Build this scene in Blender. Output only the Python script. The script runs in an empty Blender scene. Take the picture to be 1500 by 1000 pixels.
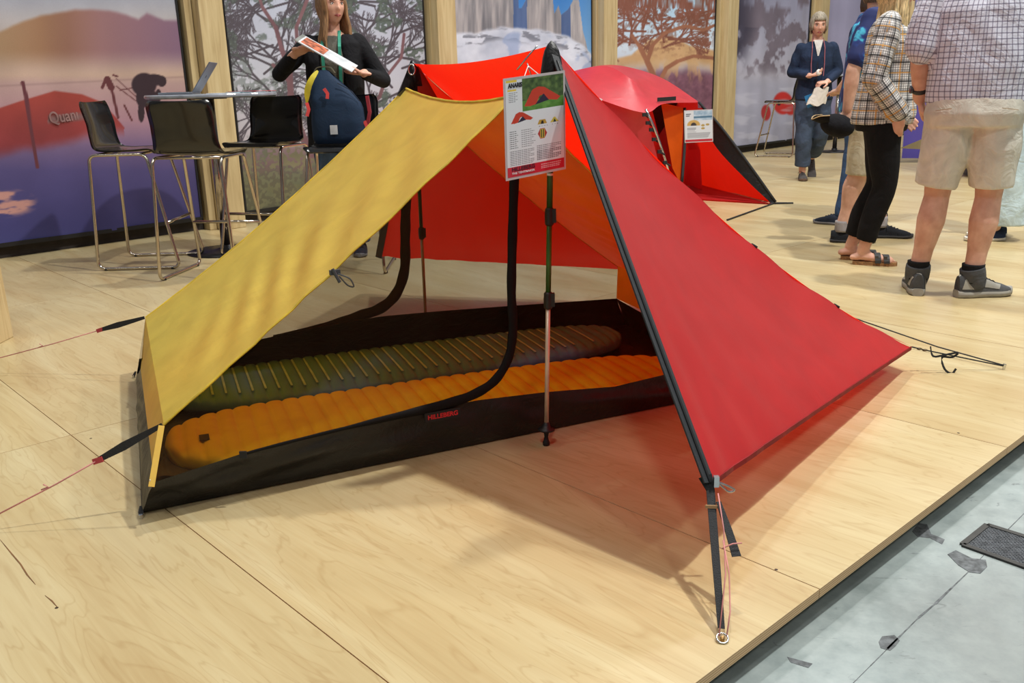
import bpy, bmesh, math, random
import numpy as np
from mathutils import Vector, Matrix

random.seed(7); np.random.seed(7)
scene = bpy.context.scene
col = scene.collection
PI = math.pi

# ------------------------------------------------------------------ camera
FPX, ROLL, CAMH = 1320.0, math.radians(1.5), 1.14
PITCH = math.atan((500 - 118) * math.cos(ROLL) / FPX)
_f = np.array([0, math.cos(PITCH), -math.sin(PITCH)]); _r0 = np.array([1.0, 0, 0]); _u0 = np.cross(_r0, _f)
_r = math.cos(ROLL) * _r0 - math.sin(ROLL) * _u0
_u = math.sin(ROLL) * _r0 + math.cos(ROLL) * _u0
CAM = np.array([0.0, 0.0, CAMH])
cam_data = bpy.data.cameras.new('camera'); cam_data.sensor_width = 36.0; cam_data.lens = FPX / 1500 * 36
cam_data.clip_start = 0.05; cam_data.clip_end = 200
cam = bpy.data.objects.new('camera', cam_data); col.objects.link(cam)
cam.matrix_world = Matrix(((_r[0], _u[0], -_f[0], 0), (_r[1], _u[1], -_f[1], 0), (_r[2], _u[2], -_f[2], CAMH), (0, 0, 0, 1)))
scene.camera = cam

# ------------------------------------------------------------------ world, lamps, exposure
world = bpy.data.worlds.new('hall'); scene.world = world; world.use_nodes = True
bg = world.node_tree.nodes['Background']; bg.inputs[0].default_value = (0.92, 0.95, 1.0, 1); bg.inputs[1].default_value = 0.17
scene.view_settings.view_transform = 'Standard'; scene.view_settings.look = 'None'
scene.view_settings.gamma = 1.0; scene.view_settings.use_curve_mapping = False
scene.view_settings.exposure = 0.0

def hall_lamp(x, y, z, power, size=0.6, color=(1.0, 0.98, 0.94)):
    """a high-bay ceiling lamp of the exhibition hall"""
    d = bpy.data.lights.new('hall_lamp', 'AREA'); d.shape = 'DISK'; d.size = size; d.energy = power; d.color = color
    o = bpy.data.objects.new('hall_lamp', d); o.location = (x, y, z); col.objects.link(o)
    return o
hall_lamp(3.4, 2.9, 8.4, 640, 0.32)
hall_lamp(1.0, 6.0, 8.4, 360, 0.40)
for lx, ly, pw in ((-4.5, 1.5, 60), (-3.5, 6.0, 40), (-1.0, -3.0, 170), (4.0, -3.0, 150), (7.0, 7.0, 240), (3.0, 11.0, 190), (8.0, 13.0, 220), (-6.5, -3.0, 70), (9.0, 2.0, 180)):
    hall_lamp(lx, ly, 8.4, pw, 0.8)

# ------------------------------------------------------------------ pixel helpers (where things stand in the place)
def ray(x, y): return (x - 750) / FPX * _r - (y - 500) / FPX * _u + _f
def at_h(x, y, h=0.0):
    d = ray(x, y); return CAM + d * ((h - CAMH) / d[2])
def at_y(x, y, Y):
    d = ray(x, y); return CAM + d * (Y / d[1])
def at_plane(x, y, p0, n):
    d = ray(x, y); return CAM + d * (np.dot(np.array(p0) - CAM, n) / np.dot(d, n))
def proj(p):
    v = np.asarray(p) - CAM; w = v @ _f
    return 750 + FPX * (v @ _r) / w, 500 - FPX * (v @ _u) / w
def A(*p): return np.array(p, float)
def lerp(a, b, t): return np.asarray(a) * (1 - t) + np.asarray(b) * t
def unit(v): v = np.asarray(v, float); return v / max(1e-9, np.linalg.norm(v))

# ------------------------------------------------------------------ materials
def lin(c):
    c = np.asarray(c, float) / 255.0
    return tuple(np.where(c <= 0.04045, c / 12.92, ((c + 0.055) / 1.055) ** 2.4)) + (1.0,)
class NT:
    def __init__(s, name):
        s.m = bpy.data.materials.new(name); s.m.use_nodes = True; s.t = s.m.node_tree; s.n = s.t.nodes; s.l = s.t.links
        s.p = s.n['Principled BSDF']; s.out = s.n['Material Output']
    def add(s, kind, **kw):
        nd = s.n.new(kind)
        for k, v in kw.items(): setattr(nd, k, v)
        return nd
    def link(s, a, b): s.l.new(a, b)
    def ramp(s, fac, stops):
        r = s.add('ShaderNodeValToRGB'); el = r.color_ramp.elements
        while len(el) < len(stops): el.new(0.5)
        for e, (p, c) in zip(el, stops): e.position = p; e.color = lin(c)
        s.link(fac, r.inputs[0]); return r.outputs[0]
    def mix(s, fac, a, b, mode='MIX'):
        m = s.add('ShaderNodeMix', data_type='RGBA', blend_type=mode)
        for sock, v in ((m.inputs[0], fac), (m.inputs[6], a), (m.inputs[7], b)):
            if hasattr(v, 'links'): s.link(v, sock)
            elif isinstance(v, (int, float)): sock.default_value = v
            else: sock.default_value = lin(v)
        return m.outputs[2]
    def math(s, op, a, b=None):
        m = s.add('ShaderNodeMath', operation=op)
        for sock, v in zip(m.inputs, (a, b)):
            if v is None: continue
            if hasattr(v, 'links'): s.link(v, sock)
            else: sock.default_value = v
        return m.outputs[0]
    def coords(s, kind='Object', scale=(1, 1, 1), offset=None):
        tc = s.add('ShaderNodeTexCoord'); mp = s.add('ShaderNodeMapping'); mp.inputs['Scale'].default_value = scale
        s.link(tc.outputs[kind], mp.inputs[0])
        if offset is not None: s.link(offset, mp.inputs['Location'])
        return mp.outputs[0]
    def noise(s, vec, scale, detail=4, rough=0.5, dist=0.0):
        n = s.add('ShaderNodeTexNoise'); n.inputs['Scale'].default_value = scale; n.inputs['Detail'].default_value = detail
        n.inputs['Roughness'].default_value = rough; n.inputs['Distortion'].default_value = dist
        s.link(vec, n.inputs['Vector']); return n.outputs[0]
    def bump(s, h, strength=0.2, dist=0.01):
        b = s.add('ShaderNodeBump'); b.inputs['Strength'].default_value = strength; b.inputs['Distance'].default_value = dist
        s.link(h, b.inputs['Height']); s.link(b.outputs[0], s.p.inputs['Normal'])
    def base(s, v):
        if hasattr(v, 'links'): s.link(v, s.p.inputs['Base Color'])
        else: s.p.inputs['Base Color'].default_value = lin(v)
_mats = {}
def plain(name, c, rough=0.6, metal=0.0, var=0.10, scale=14.0, bump=0.0, spec=0.5, coat=0.0):
    """plain material with a little procedural mottling"""
    if name in _mats: return _mats[name]
    k = NT(name); v = k.coords()
    n = k.noise(v, scale, 3)
    c = np.asarray(c, float)
    k.base(k.ramp(n, [(0.3, np.clip(c * (1 - var), 0, 255)), (0.7, np.clip(c * (1 + var), 0, 255))]))
    k.p.inputs['Roughness'].default_value = rough; k.p.inputs['Metallic'].default_value = metal
    k.p.inputs['Specular IOR Level'].default_value = spec; k.p.inputs['Coat Weight'].default_value = coat
    if bump: k.bump(k.noise(v, scale * 6, 2), bump)
    _mats[name] = k.m; return k.m
def fabric(name, c, transl=0.4, tc=None, rough=0.4, spec=0.5, wr=0.25, sheen=0.0, wscale=(3, 3, 3)):
    """thin coated nylon: reflects on the lit side, glows through on the other"""
    k = NT(name); v = k.coords(scale=wscale)
    c = np.asarray(c, float)
    n = k.noise(v, 2.5, 5, 0.6, 0.6)
    k.base(k.ramp(n, [(0.3, c * 0.95), (0.7, np.clip(c * 1.04, 0, 255))]))
    k.p.inputs['Roughness'].default_value = rough; k.p.inputs['Specular IOR Level'].default_value = spec
    k.p.inputs['Sheen Weight'].default_value = sheen
    h = k.math('ADD', n, k.math('MULTIPLY', k.noise(v, 400, 1), 0.02))
    k.bump(h, wr, 0.02)
    tr = k.add('ShaderNodeBsdfTranslucent'); tr.inputs[0].default_value = lin(tc if tc is not None else c)
    ms = k.add('ShaderNodeMixShader'); ms.inputs[0].default_value = transl
    k.link(k.p.outputs[0], ms.inputs[1]); k.link(tr.outputs[0], ms.inputs[2]); k.link(ms.outputs[0], k.out.inputs[0])
    return k.m
def netting(name, c, cover):
    """insect mesh too fine to see thread by thread"""
    k = NT(name); k.base(c); k.p.inputs['Roughness'].default_value = 0.9; k.p.inputs['Specular IOR Level'].default_value = 0.1
    n = k.noise(k.coords(), 6, 3)
    tr = k.add('ShaderNodeBsdfTransparent'); ms = k.add('ShaderNodeMixShader')
    k.link(k.math('ADD', k.math('MULTIPLY', n, 0.06), cover - 0.03), ms.inputs[0])
    k.link(tr.outputs[0], ms.inputs[1]); k.link(k.p.outputs[0], ms.inputs[2]); k.link(ms.outputs[0], k.out.inputs[0])
    return k.m
def attr_mat(name, rough=0.6, attr='print', coat=0.0, spec=0.4, weave=True):
    """flat print: colours come from the print attribute of the sheet"""
    k = NT(name); a = k.add('ShaderNodeAttribute'); a.attribute_name = attr
    n = k.noise(k.coords(), 300, 1)
    k.base(k.mix(0.06 if weave else 0.0, a.outputs[0], k.ramp(n, [(0.3, (0, 0, 0)), (0.7, (255, 255, 255))]), 'OVERLAY'))
    k.p.inputs['Roughness'].default_value = rough; k.p.inputs['Coat Weight'].default_value = coat
    k.p.inputs['Specular IOR Level'].default_value = spec; k.p.inputs['Coat Roughness'].default_value = 0.08
    return k.m

# ------------------------------------------------------------------ mesh builder and tagging
_root = {}
def thing(name, label, cat, loc=(0, 0, 0), rotz=0.0, group=None, kind=None):
    o = bpy.data.objects.new(name, None); col.objects.link(o)
    o.empty_display_size = 0.1
    o.location = loc; o.rotation_euler = (0, 0, rotz)
    _root[o.name] = (np.array(loc, float), rotz)
    if label: o['label'] = label
    if cat: o['category'] = cat
    if group: o['group'] = group
    if kind: o['kind'] = kind
    return o
def tag(o, label, cat, group=None):
    o['label'] = label; o['category'] = cat
    if group: o['group'] = group
    return o
def to_local(parent, v):
    v = np.asarray(v, float).reshape(-1, 3); p = parent
    loc, rz = _root[p.name]
    q = v - loc
    if rz:
        c, s = math.cos(-rz), math.sin(-rz)
        q = np.stack([q[:, 0] * c - q[:, 1] * s, q[:, 0] * s + q[:, 1] * c, q[:, 2]], 1)
    return q
def frame_axes(d, up=None):
    d = unit(d)
    if up is None: up = A(0, 0, 1) if abs(d[2]) < 0.9 else A(1, 0, 0)
    a = unit(np.cross(up, d)); b = np.cross(d, a); return a, b
class MB:
    def __init__(s): s.v = []; s.f = []; s.mi = []; s.cur = 0
    def add(s, vs, fs):
        o = len(s.v); s.v.extend([tuple(map(float, p)) for p in vs]); s.f.extend([tuple(i + o for i in f) for f in fs]); s.mi.extend([s.cur] * len(fs)); return s
    def box(s, c, size, rotz=0.0, axes=None):
        c = np.asarray(c, float); h = np.asarray(size, float) / 2
        if axes is None:
            cz, sz = math.cos(rotz), math.sin(rotz); axes = (A(cz, sz, 0), A(-sz, cz, 0), A(0, 0, 1))
        vs = [c + axes[0] * h[0] * i + axes[1] * h[1] * j + axes[2] * h[2] * k for k in (-1, 1) for j in (-1, 1) for i in (-1, 1)]
        return s.add(vs, [(0, 2, 3, 1), (4, 5, 7, 6), (0, 1, 5, 4), (2, 6, 7, 3), (0, 4, 6, 2), (1, 3, 7, 5)])
    def tube(s, pts, r, n=8, closed=False, caps=True, flat=None, up=None, round_ends=False):
        """sweep an ellipse along a polyline; flat=(wa, wb) scales the two cross axes"""
        P = [np.asarray(p, float) for p in pts]; m = len(P)
        R = list(r) if hasattr(r, '__len__') else [r] * m
        fa, fb = flat or (1, 1)
        if round_ends and not closed:
            d0, d1 = unit(P[0] - P[1]), unit(P[-1] - P[-2]); r0, r1 = R[0], R[-1]
            pre = [(P[0] + d0 * r0 * math.sin(t), r0 * max(0.08, math.cos(t))) for t in (PI / 2 * .98, PI / 3, PI / 6)]
            post = [(P[-1] + d1 * r1 * math.sin(t), r1 * max(0.08, math.cos(t))) for t in (PI / 6, PI / 3, PI / 2 * .98)]
            P = [p for p, _ in pre] + P + [p for p, _ in post]; R = [q for _, q in pre] + R + [q for _, q in post]; m = len(P)
        vs = []; a = None
        for i in range(m):
            if closed: d = P[(i + 1) % m] - P[i - 1]
            else: d = P[min(i + 1, m - 1)] - P[max(i - 1, 0)]
            if up is not None or a is None: a, b = frame_axes(d, up)
            else:
                d = unit(d); b = unit(np.cross(d, a)); a = np.cross(b, d)
            for k in range(n):
                t = 2 * PI * k / n; vs.append(P[i] + a * math.cos(t) * R[i] * fa + b * math.sin(t) * R[i] * fb)
        fs = []
        for i in range(m if closed else m - 1):
            j = (i + 1) % m
            for k in range(n): fs.append((i * n + k, i * n + (k + 1) % n, j * n + (k + 1) % n, j * n + k))
        if caps and not closed: fs += [tuple(range(n))[::-1], tuple((m - 1) * n + k for k in range(n))]
        return s.add(vs, fs)
    def strip(s, pts, width, thick, side):
        """flat webbing: rectangular section, width along `side` (vector or list)"""
        P = [np.asarray(p, float) for p in pts]; m = len(P); vs = []
        for i in range(m):
            d = unit(P[min(i + 1, m - 1)] - P[max(i - 1, 0)])
            sd = np.asarray(side[i] if isinstance(side, list) else side, float); sd = unit(sd - d * (sd @ d)); nn = np.cross(d, sd)
            w = width[i] if hasattr(width, '__len__') else width
            for a, b in ((-1, -1), (1, -1), (1, 1), (-1, 1)): vs.append(P[i] + sd * a * w / 2 + nn * b * thick / 2)
        fs = [(0, 3, 2, 1)] + [(i * 4 + k, i * 4 + (k + 1) % 4, i * 4 + 4 + (k + 1) % 4, i * 4 + 4 + k) for i in range(m - 1) for k in range(4)] + [tuple((m - 1) * 4 + k for k in range(4))]
        return s.add(vs, fs)
    def lathe(s, prof, c=(0, 0, 0), n=24, sx=1.0, sy=1.0, axis=None):
        c = np.asarray(c, float); ax = A(0, 0, 1) if axis is None else unit(axis); a, b = frame_axes(ax)
        vs = []; fs = []
        for (r, z) in prof:
            for k in range(n):
                t = 2 * PI * k / n; vs.append(c + a * r * math.cos(t) * sx + b * r * math.sin(t) * sy + ax * z)
        m = len(prof)
        for i in range(m - 1):
            for k in range(n): fs.append((i * n + k, i * n + (k + 1) % n, (i + 1) * n + (k + 1) % n, (i + 1) * n + k))
        fs += [tuple(range(n))[::-1], tuple((m - 1) * n + k for k in range(n))]
        return s.add(vs, fs)
    def ball(s, c, r, n=14, m=9, axes=None):
        c = np.asarray(c, float); r = np.asarray(r if hasattr(r, '__len__') else (r, r, r), float)
        ax = axes or (A(1, 0, 0), A(0, 1, 0), A(0, 0, 1)); vs = []; fs = []
        for i in range(m + 1):
            ph = PI * i / m
            ph = min(max(ph, 0.03), PI - 0.03)
            for k in range(n):
                t = 2 * PI * k / n
                vs.append(c + ax[0] * r[0] * math.sin(ph) * math.cos(t) + ax[1] * r[1] * math.sin(ph) * math.sin(t) - ax[2] * r[2] * math.cos(ph))
        for i in range(m):
            for k in range(n): fs.append((i * n + k, i * n + (k + 1) % n, (i + 1) * n + (k + 1) % n, (i + 1) * n + k))
        fs += [tuple(range(n))[::-1], tuple(m * n + k for k in range(n))]
        return s.add(vs, fs)
    def grid(s, fn, nu, nv):
        vs = [fn(i / nu, j / nv) for j in range(nv + 1) for i in range(nu + 1)]
        fs = [(j * (nu + 1) + i, j * (nu + 1) + i + 1, (j + 1) * (nu + 1) + i + 1, (j + 1) * (nu + 1) + i) for j in range(nv) for i in range(nu)]
        return s.add(vs, fs)
    def prism(s, outline, z0, z1, place=None):
        """outline in a plane (x, y), extruded between z0 and z1; place maps (x, y, z) to the world"""
        n = len(outline); place = place or (lambda x, y, z: (x, y, z))
        vs = [place(x, y, z0) for x, y in outline] + [place(x, y, z1) for x, y in outline]
        return s.add(vs, [tuple(range(n))[::-1], tuple(range(n, 2 * n))] + [(i, (i + 1) % n, n + (i + 1) % n, n + i) for i in range(n)])
    def mesh(s, name, mats, verts=None, smooth=False):
        me = bpy.data.meshes.new(name)
        me.from_pydata([tuple(p) for p in (s.v if verts is None else verts)], [], s.f)
        for m in (mats if isinstance(mats, (list, tuple)) else [mats]): me.materials.append(m)
        if max(s.mi, default=0) > 0: me.polygons.foreach_set('material_index', s.mi)
        if smooth: me.polygons.foreach_set('use_smooth', [True] * len(me.polygons))
        me.update(); return me
    def build(s, name, mats, parent=None, smooth=False, local=False, bevel=0.0):
        """link as ONE object; vertices are world coordinates unless local"""
        V = np.array(s.v, float)
        if parent is not None:
            if not local: V = to_local(parent, V)
            loc = np.zeros(3)
        else:
            lo, hi = V.min(0), V.max(0); loc = A((lo[0] + hi[0]) / 2, (lo[1] + hi[1]) / 2, lo[2]); V = V - loc
        o = bpy.data.objects.new(name, s.mesh(name, mats, V, smooth)); col.objects.link(o)
        o.location = loc
        if parent is not None:
            o.parent = parent; _root[o.name] = _root[parent.name]
        else: _root[o.name] = (loc, 0.0)
        if bevel:
            b = o.modifiers.new('bevel', 'BEVEL'); b.width = bevel; b.segments = 2; b.limit_method = 'ANGLE'
        return o
def dup(root, loc, rotz, label=None, group=None):
    r = root.copy(); col.objects.link(r); r.location = loc; r.rotation_euler = (0, 0, rotz); _root[r.name] = (np.array(loc, float), rotz)
    if label: r['label'] = label
    if group: r['group'] = group
    for ch in list(root.children):
        c = ch.copy(); col.objects.link(c); c.parent = r; _root[c.name] = _root[r.name]
        for g in list(ch.children):
            d = g.copy(); col.objects.link(d); d.parent = c
    return r
def smooth_path(pts, n=8):
    """Catmull-Rom through the points"""
    P = [np.asarray(p, float) for p in pts]; Q = [2 * P[0] - P[1]] + P + [2 * P[-1] - P[-2]]; out = []
    for i in range(1, len(Q) - 2):
        for k in range(n):
            t = k / n; a, b, c, d = Q[i - 1:i + 3]
            out.append(0.5 * ((2 * b) + (c - a) * t + (2 * a - 5 * b + 4 * c - d) * t * t + (3 * b - a - 3 * c + d) * t ** 3))
    return out + [P[-1]]
def rounded(pts, r, n=5, closed=False):
    """polyline with its corners rounded"""
    P = [np.asarray(p, float) for p in pts]; m = len(P); out = []
    for i in range(m):
        if not closed and i in (0, m - 1): out.append(P[i]); continue
        a, b, c = P[i - 1], P[i], P[(i + 1) % m]
        ra = min(r, np.linalg.norm(a - b) * .45, np.linalg.norm(c - b) * .45)
        p, q = b + unit(a - b) * ra, b + unit(c - b) * ra
        for k in range(n + 1):
            t = k / n; out.append((1 - t) ** 2 * p + 2 * t * (1 - t) * b + t * t * q)
    return out
def text_part(name, body, material, parent, origin, xdir, ydir, size, width=None, bold=0.0, extrude=0.0003, align='LEFT'):
    """lettering as a flat mesh part"""
    cu = bpy.data.curves.new(name, 'FONT'); cu.body = body; cu.size = size; cu.extrude = extrude; cu.offset = bold; cu.align_x = align
    tmp = bpy.data.objects.new(name + '_tmp', cu); col.objects.link(tmp)
    dg = bpy.context.evaluated_depsgraph_get(); me = bpy.data.meshes.new_from_object(tmp.evaluated_get(dg))
    bpy.data.objects.remove(tmp); bpy.data.curves.remove(cu)
    co = np.empty(len(me.vertices) * 3); me.vertices.foreach_get('co', co); co = co.reshape(-1, 3)
    if width: co[:, 0] *= width / max(1e-6, co[:, 0].max())
    xd, yd_ = unit(xdir), unit(ydir); nd = np.cross(xd, yd_)
    w = np.asarray(origin) + co[:, :1] * xd + co[:, 1:2] * yd_ + co[:, 2:3] * nd
    q = to_local(parent, w); me.vertices.foreach_set('co', q.ravel()); me.update()
    me.name = name; me.materials.clear(); me.materials.append(material)
    o = bpy.data.objects.new(name, me); col.objects.link(o); o.parent = parent; _root[o.name] = _root[parent.name]
    return o
# ------------------------------------------------------------------ plywood platform
EA = math.radians(90 - 47.5)                      # direction of the platform edge
e_dir = A(math.cos(EA), math.sin(EA), 0); d_dir = A(math.sin(EA), -math.cos(EA), 0)   # along the edge / towards the edge
EDGE_Q = -0.878
PLY_T = 0.024; GROUND = -0.085
def ply_material():
    k = NT('maple_plywood'); oi = k.add('ShaderNodeObjectInfo')
    cmb = k.add('ShaderNodeCombineXYZ')
    k.link(k.math('MULTIPLY', oi.outputs['Random'], 37.0), cmb.inputs[0]); k.link(k.math('MULTIPLY', oi.outputs['Random'], 91.0), cmb.inputs[1])
    v = k.coords(scale=(1, 1, 1), offset=cmb.outputs[0])
    st = k.add('ShaderNodeMapping'); st.inputs['Scale'].default_value = (0.55, 3.2, 1.0); k.link(v, st.inputs[0])
    big = k.noise(st.outputs[0], 1.1, 4, 0.5, 1.2)
    fine = k.add('ShaderNodeMapping'); fine.inputs['Scale'].default_value = (1.6, 38, 1); k.link(v, fine.inputs[0])
    streak = k.noise(fine.outputs[0], 1.0, 5, 0.6, 1.4)
    # cathedral grain: contour lines of the stretched noise
    cont = k.math('FRACT', k.math('MULTIPLY', big, 17.0))
    line = k.math('ABSOLUTE', k.math('SUBTRACT', cont, 0.5))
    base = k.ramp(big, [(0.25, (170, 144, 99)), (0.48, (186, 167, 124)), (0.72, (199, 186, 147))])
    base = k.mix(k.math('MULTIPLY', k.ramp(line, [(0.38, (0, 0, 0)), (0.5, (255, 255, 255))]), 0.34), base, (150, 118, 72))
    base = k.mix(0.22, base, k.ramp(streak, [(0.3, (157, 133, 88)), (0.55, (188, 172, 127)), (0.75, (202, 192, 150))]))
    # a few darker mineral streaks
    blot = k.noise(st.outputs[0], 3.0, 2, 0.5, 0.3)
    base = k.mix(k.math('MULTIPLY', k.ramp(blot, [(0.64, (0, 0, 0)), (0.80, (255, 255, 255))]), 0.35), base, (152, 121, 75))
    tone = k.add('ShaderNodeHueSaturation'); k.link(base, tone.inputs['Color'])
    k.link(k.math('ADD', k.math('MULTIPLY', oi.outputs['Random'], 0.10), 0.95), tone.inputs['Value'])
    k.base(tone.outputs[0]); k.p.inputs['Roughness'].default_value = 0.36; k.p.inputs['Specular IOR Level'].default_value = 0.42
    k.bump(streak, 0.04, 0.004)
    return k.m
def ply_edge_material():
    k = NT('plywood_edge'); sp = k.add('ShaderNodeSeparateXYZ'); k.link(k.coords(), sp.inputs[0])
    w = k.math('FRACT', k.math('MULTIPLY', sp.outputs[2], 1 / 0.006))
    k.base(k.ramp(w, [(0.25, (214, 184, 140)), (0.55, (160, 120, 80)), (0.9, (206, 176, 132))])); k.p.inputs['Roughness'].default_value = 0.8
    return k.m
M_PLY, M_PLYEDGE = ply_material(), ply_edge_material()
def concrete_material():
    k = NT('worn_concrete'); v = k.coords()
    n1 = k.noise(v, 0.9, 6, 0.6, 0.4); n2 = k.noise(v, 14, 4, 0.65)
    b = k.ramp(n1, [(0.3, (92, 100, 98)), (0.5, (126, 138, 137)), (0.7, (156, 170, 170))])
    b = k.mix(0.25, b, k.ramp(n2, [(0.3, (96, 102, 100)), (0.7, (190, 196, 192))]))
    sc = k.noise(k.coords(scale=(3, 9, 1)), 4.0, 6, 0.7, 1.5)
    b = k.mix(k.math('MULTIPLY', k.ramp(sc, [(0.62, (0, 0, 0)), (0.72, (255, 255, 255))]), 0.7), b, (70, 74, 76))
    k.base(b); k.link(k.math('ADD', k.math('MULTIPLY', n2, 0.25), 0.22), k.p.inputs['Roughness'])
    k.bump(n2, 0.08, 0.01); return k.m
fl = MB(); P0 = lambda e, q, zz: tuple(e_dir * e + d_dir * q + A(0, 0, zz))
# the low frame that carries the sheets, set back from their edge
e0, e1, q0, q1 = -4.6, 17.4, -11.2, EDGE_Q - 0.05
fl.prism([(e0, q0), (e1, q0), (e1, q1), (e0, q1)], GROUND + 0.002, -PLY_T - 0.001, place=P0)
floor = fl.build('floor', plain('platform_frame', (38, 34, 30), 0.9)); floor['kind'] = 'structure'
floor['label'] = 'raised booth floor of pale plywood sheets'
seams_e = [-4.48, -3.325, -2.17, -1.015 + 0.7, 0.84, 1.745, 2.895] + [2.895 + 1.155 * k for k in range(1, 13)]
seams_q = [EDGE_Q - 2.312 * k for k in range(0, 5)]
ply_mesh = {}
for a, b in zip(seams_e[:-1], seams_e[1:]):
    for q_hi, q_lo in zip(seams_q[:-1], seams_q[1:]):
        w = b - a - 0.003; l = q_hi - q_lo - 0.003; key = (round(w, 3), round(l, 3))
        if key not in ply_mesh:
            mb = MB(); mb.box((0, 0, -PLY_T / 2), (l, w, PLY_T)); mb.mi = [0, 0, 1, 1, 1, 1]
            ply_mesh[key] = mb.mesh('plywood_sheet', [M_PLY, M_PLYEDGE])
        o = bpy.data.objects.new('plywood_sheet', ply_mesh[key]); col.objects.link(o); o.parent = floor
        c = e_dir * (a + b) / 2 + d_dir * (q_hi + q_lo) / 2
        o.location = to_local(floor, [c])[0]; o.rotation_euler = (0, 0, math.atan2(d_dir[1], d_dir[0]))
# screw heads and knots on the sheets
M_SCREW = plain('dark_screw', (60, 48, 36), 0.5, 0.4)
for x, y in ((83, 890), (1137, 834), (133, 642), (1404, 634)):
    p = at_h(x, y); mb = MB(); mb.lathe([(0.0042, -0.001), (0.0042, 0.0004), (0.003, 0.0007)], p, 10); mb.build('screw_head', M_SCREW, floor)

M_CRACK = plain('wood_check', (112, 78, 44), .8)
for pts in (((0, 790), (18, 812), (30, 826), (40, 842), (52, 856)), ((66, 872), (76, 880), (84, 889))):
    mb = MB(); mb.strip([at_h(x, y) + A(0, 0, .0002) for x, y in pts], [.0008] + [.0035] * (len(pts) - 2) + [.001], .0012, A(.7, .7, 0)); mb.build('wood_check', M_CRACK, floor)

# ------------------------------------------------------------------ hall floor of concrete
hf = MB(); hf.prism([(-30, -9), (40, -9), (40, 34), (-30, 34)], GROUND - 0.1, GROUND)
hall_floor = hf.build('floor_hall', concrete_material()); hall_floor['kind'] = 'structure'; hall_floor['label'] = 'worn grey concrete hall floor beside the platform'
M_STAIN = plain('tape_residue', (84, 88, 90), 0.75, var=0.3, scale=60)
def patch(outline, name='tape_residue', m=M_STAIN, h=0.0008):
    mb = MB(); pts = [at_h(x, y, GROUND) for x, y in outline]; n = len(pts)
    mb.add([p + A(0, 0, h) for p in pts] + [p - A(0, 0, .002) for p in pts], [tuple(range(n)), tuple(range(2 * n - 1, n - 1, -1))] + [(i, n + i, n + (i + 1) % n, (i + 1) % n) for i in range(n)])
    return mb.build(name, m, hall_floor)
rng = random.Random(3)
joint = [(1240, 1010), (1275, 975), (1300, 950), (1322, 928), (1345, 905), (1370, 884), (1395, 860), (1418, 838), (1442, 812), (1470, 782), (1500, 752)]
for (x0, y0), (x1, y1), w in zip(joint[:-1], joint[1:], (1.0, 1.4, 3.4, 1.8, 3.2, 4.0, 2.0, 1.2, 1.4, 1.2)):
    dx, dy = x1 - x0, y1 - y0; L_ = math.hypot(dx, dy); nx, ny = -dy / L_ * w / 2, dx / L_ * w / 2
    patch([(x0 + nx, y0 + ny), (x1 + nx * .6, y1 + ny * .6), (x1 - nx * .6, y1 - ny * .6), (x0 - nx, y0 - ny)], 'floor_joint')
patch([(1287, 940), (1292, 932), (1310, 930), (1318, 938), (1312, 946), (1304, 953), (1290, 949)])
patch([(1388, 812), (1400, 806), (1424, 818), (1444, 820), (1446, 830), (1436, 840), (1420, 838), (1404, 828)], h=0.0012)
patch([(1336, 778), (1346, 766), (1358, 768), (1364, 782), (1384, 790), (1380, 797), (1362, 788), (1344, 786)])
patch([(1153, 962), (1190, 972), (1184, 978), (1158, 970)])
# steel floor hatch with a chequered plate
hc = [at_h(x, y, GROUND) for x, y in ((1410, 799), (1446, 770), (1560, 806), (1530, 842))]
hatch = thing('floor_hatch', 'dark steel chequer plate hatch set in the concrete floor', 'hatch', np.mean(hc, 0))
M_STEEL = plain('chequer_steel', (92, 96, 100), 0.45, 0.7, 0.15, 40)
mb = MB(); n_ = 4
mb.add([p + A(0, 0, .003) for p in hc] + [p for p in hc], [(0, 3, 2, 1), (4, 5, 6, 7)] + [(i, (i + 1) % 4, 4 + (i + 1) % 4, 4 + i) for i in range(4)])
mb.build('plate', M_STEEL, hatch)
mb = MB()
for i in range(4): mb.strip([hc[i] + A(0, 0, .003), hc[(i + 1) % 4] + A(0, 0, .003)], 0.016, 0.006, unit(np.cross(hc[(i + 1) % 4] - hc[i], A(0, 0, 1))))
mb.build('frame', plain('hatch_frame', (66, 66, 64), 0.6, 0.5), hatch)
mb = MB(); ua, ub = hc[1] - hc[0], hc[3] - hc[0]
for i in range(1, 26):
    for j in range(1, 34):
        c = hc[0] + ua * i / 26 + ub * j / 34 + A(0, 0, .0035); d = unit(ua + ub) if (i + j) % 2 else unit(ua - ub)
        mb.strip([c - d * .004, c + d * .004], 0.0022, 0.0016, np.cross(d, A(0, 0, 1)))
tr = mb.build('raised_tread', M_STEEL, hatch); tr['kind'] = 'stuff'

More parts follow.
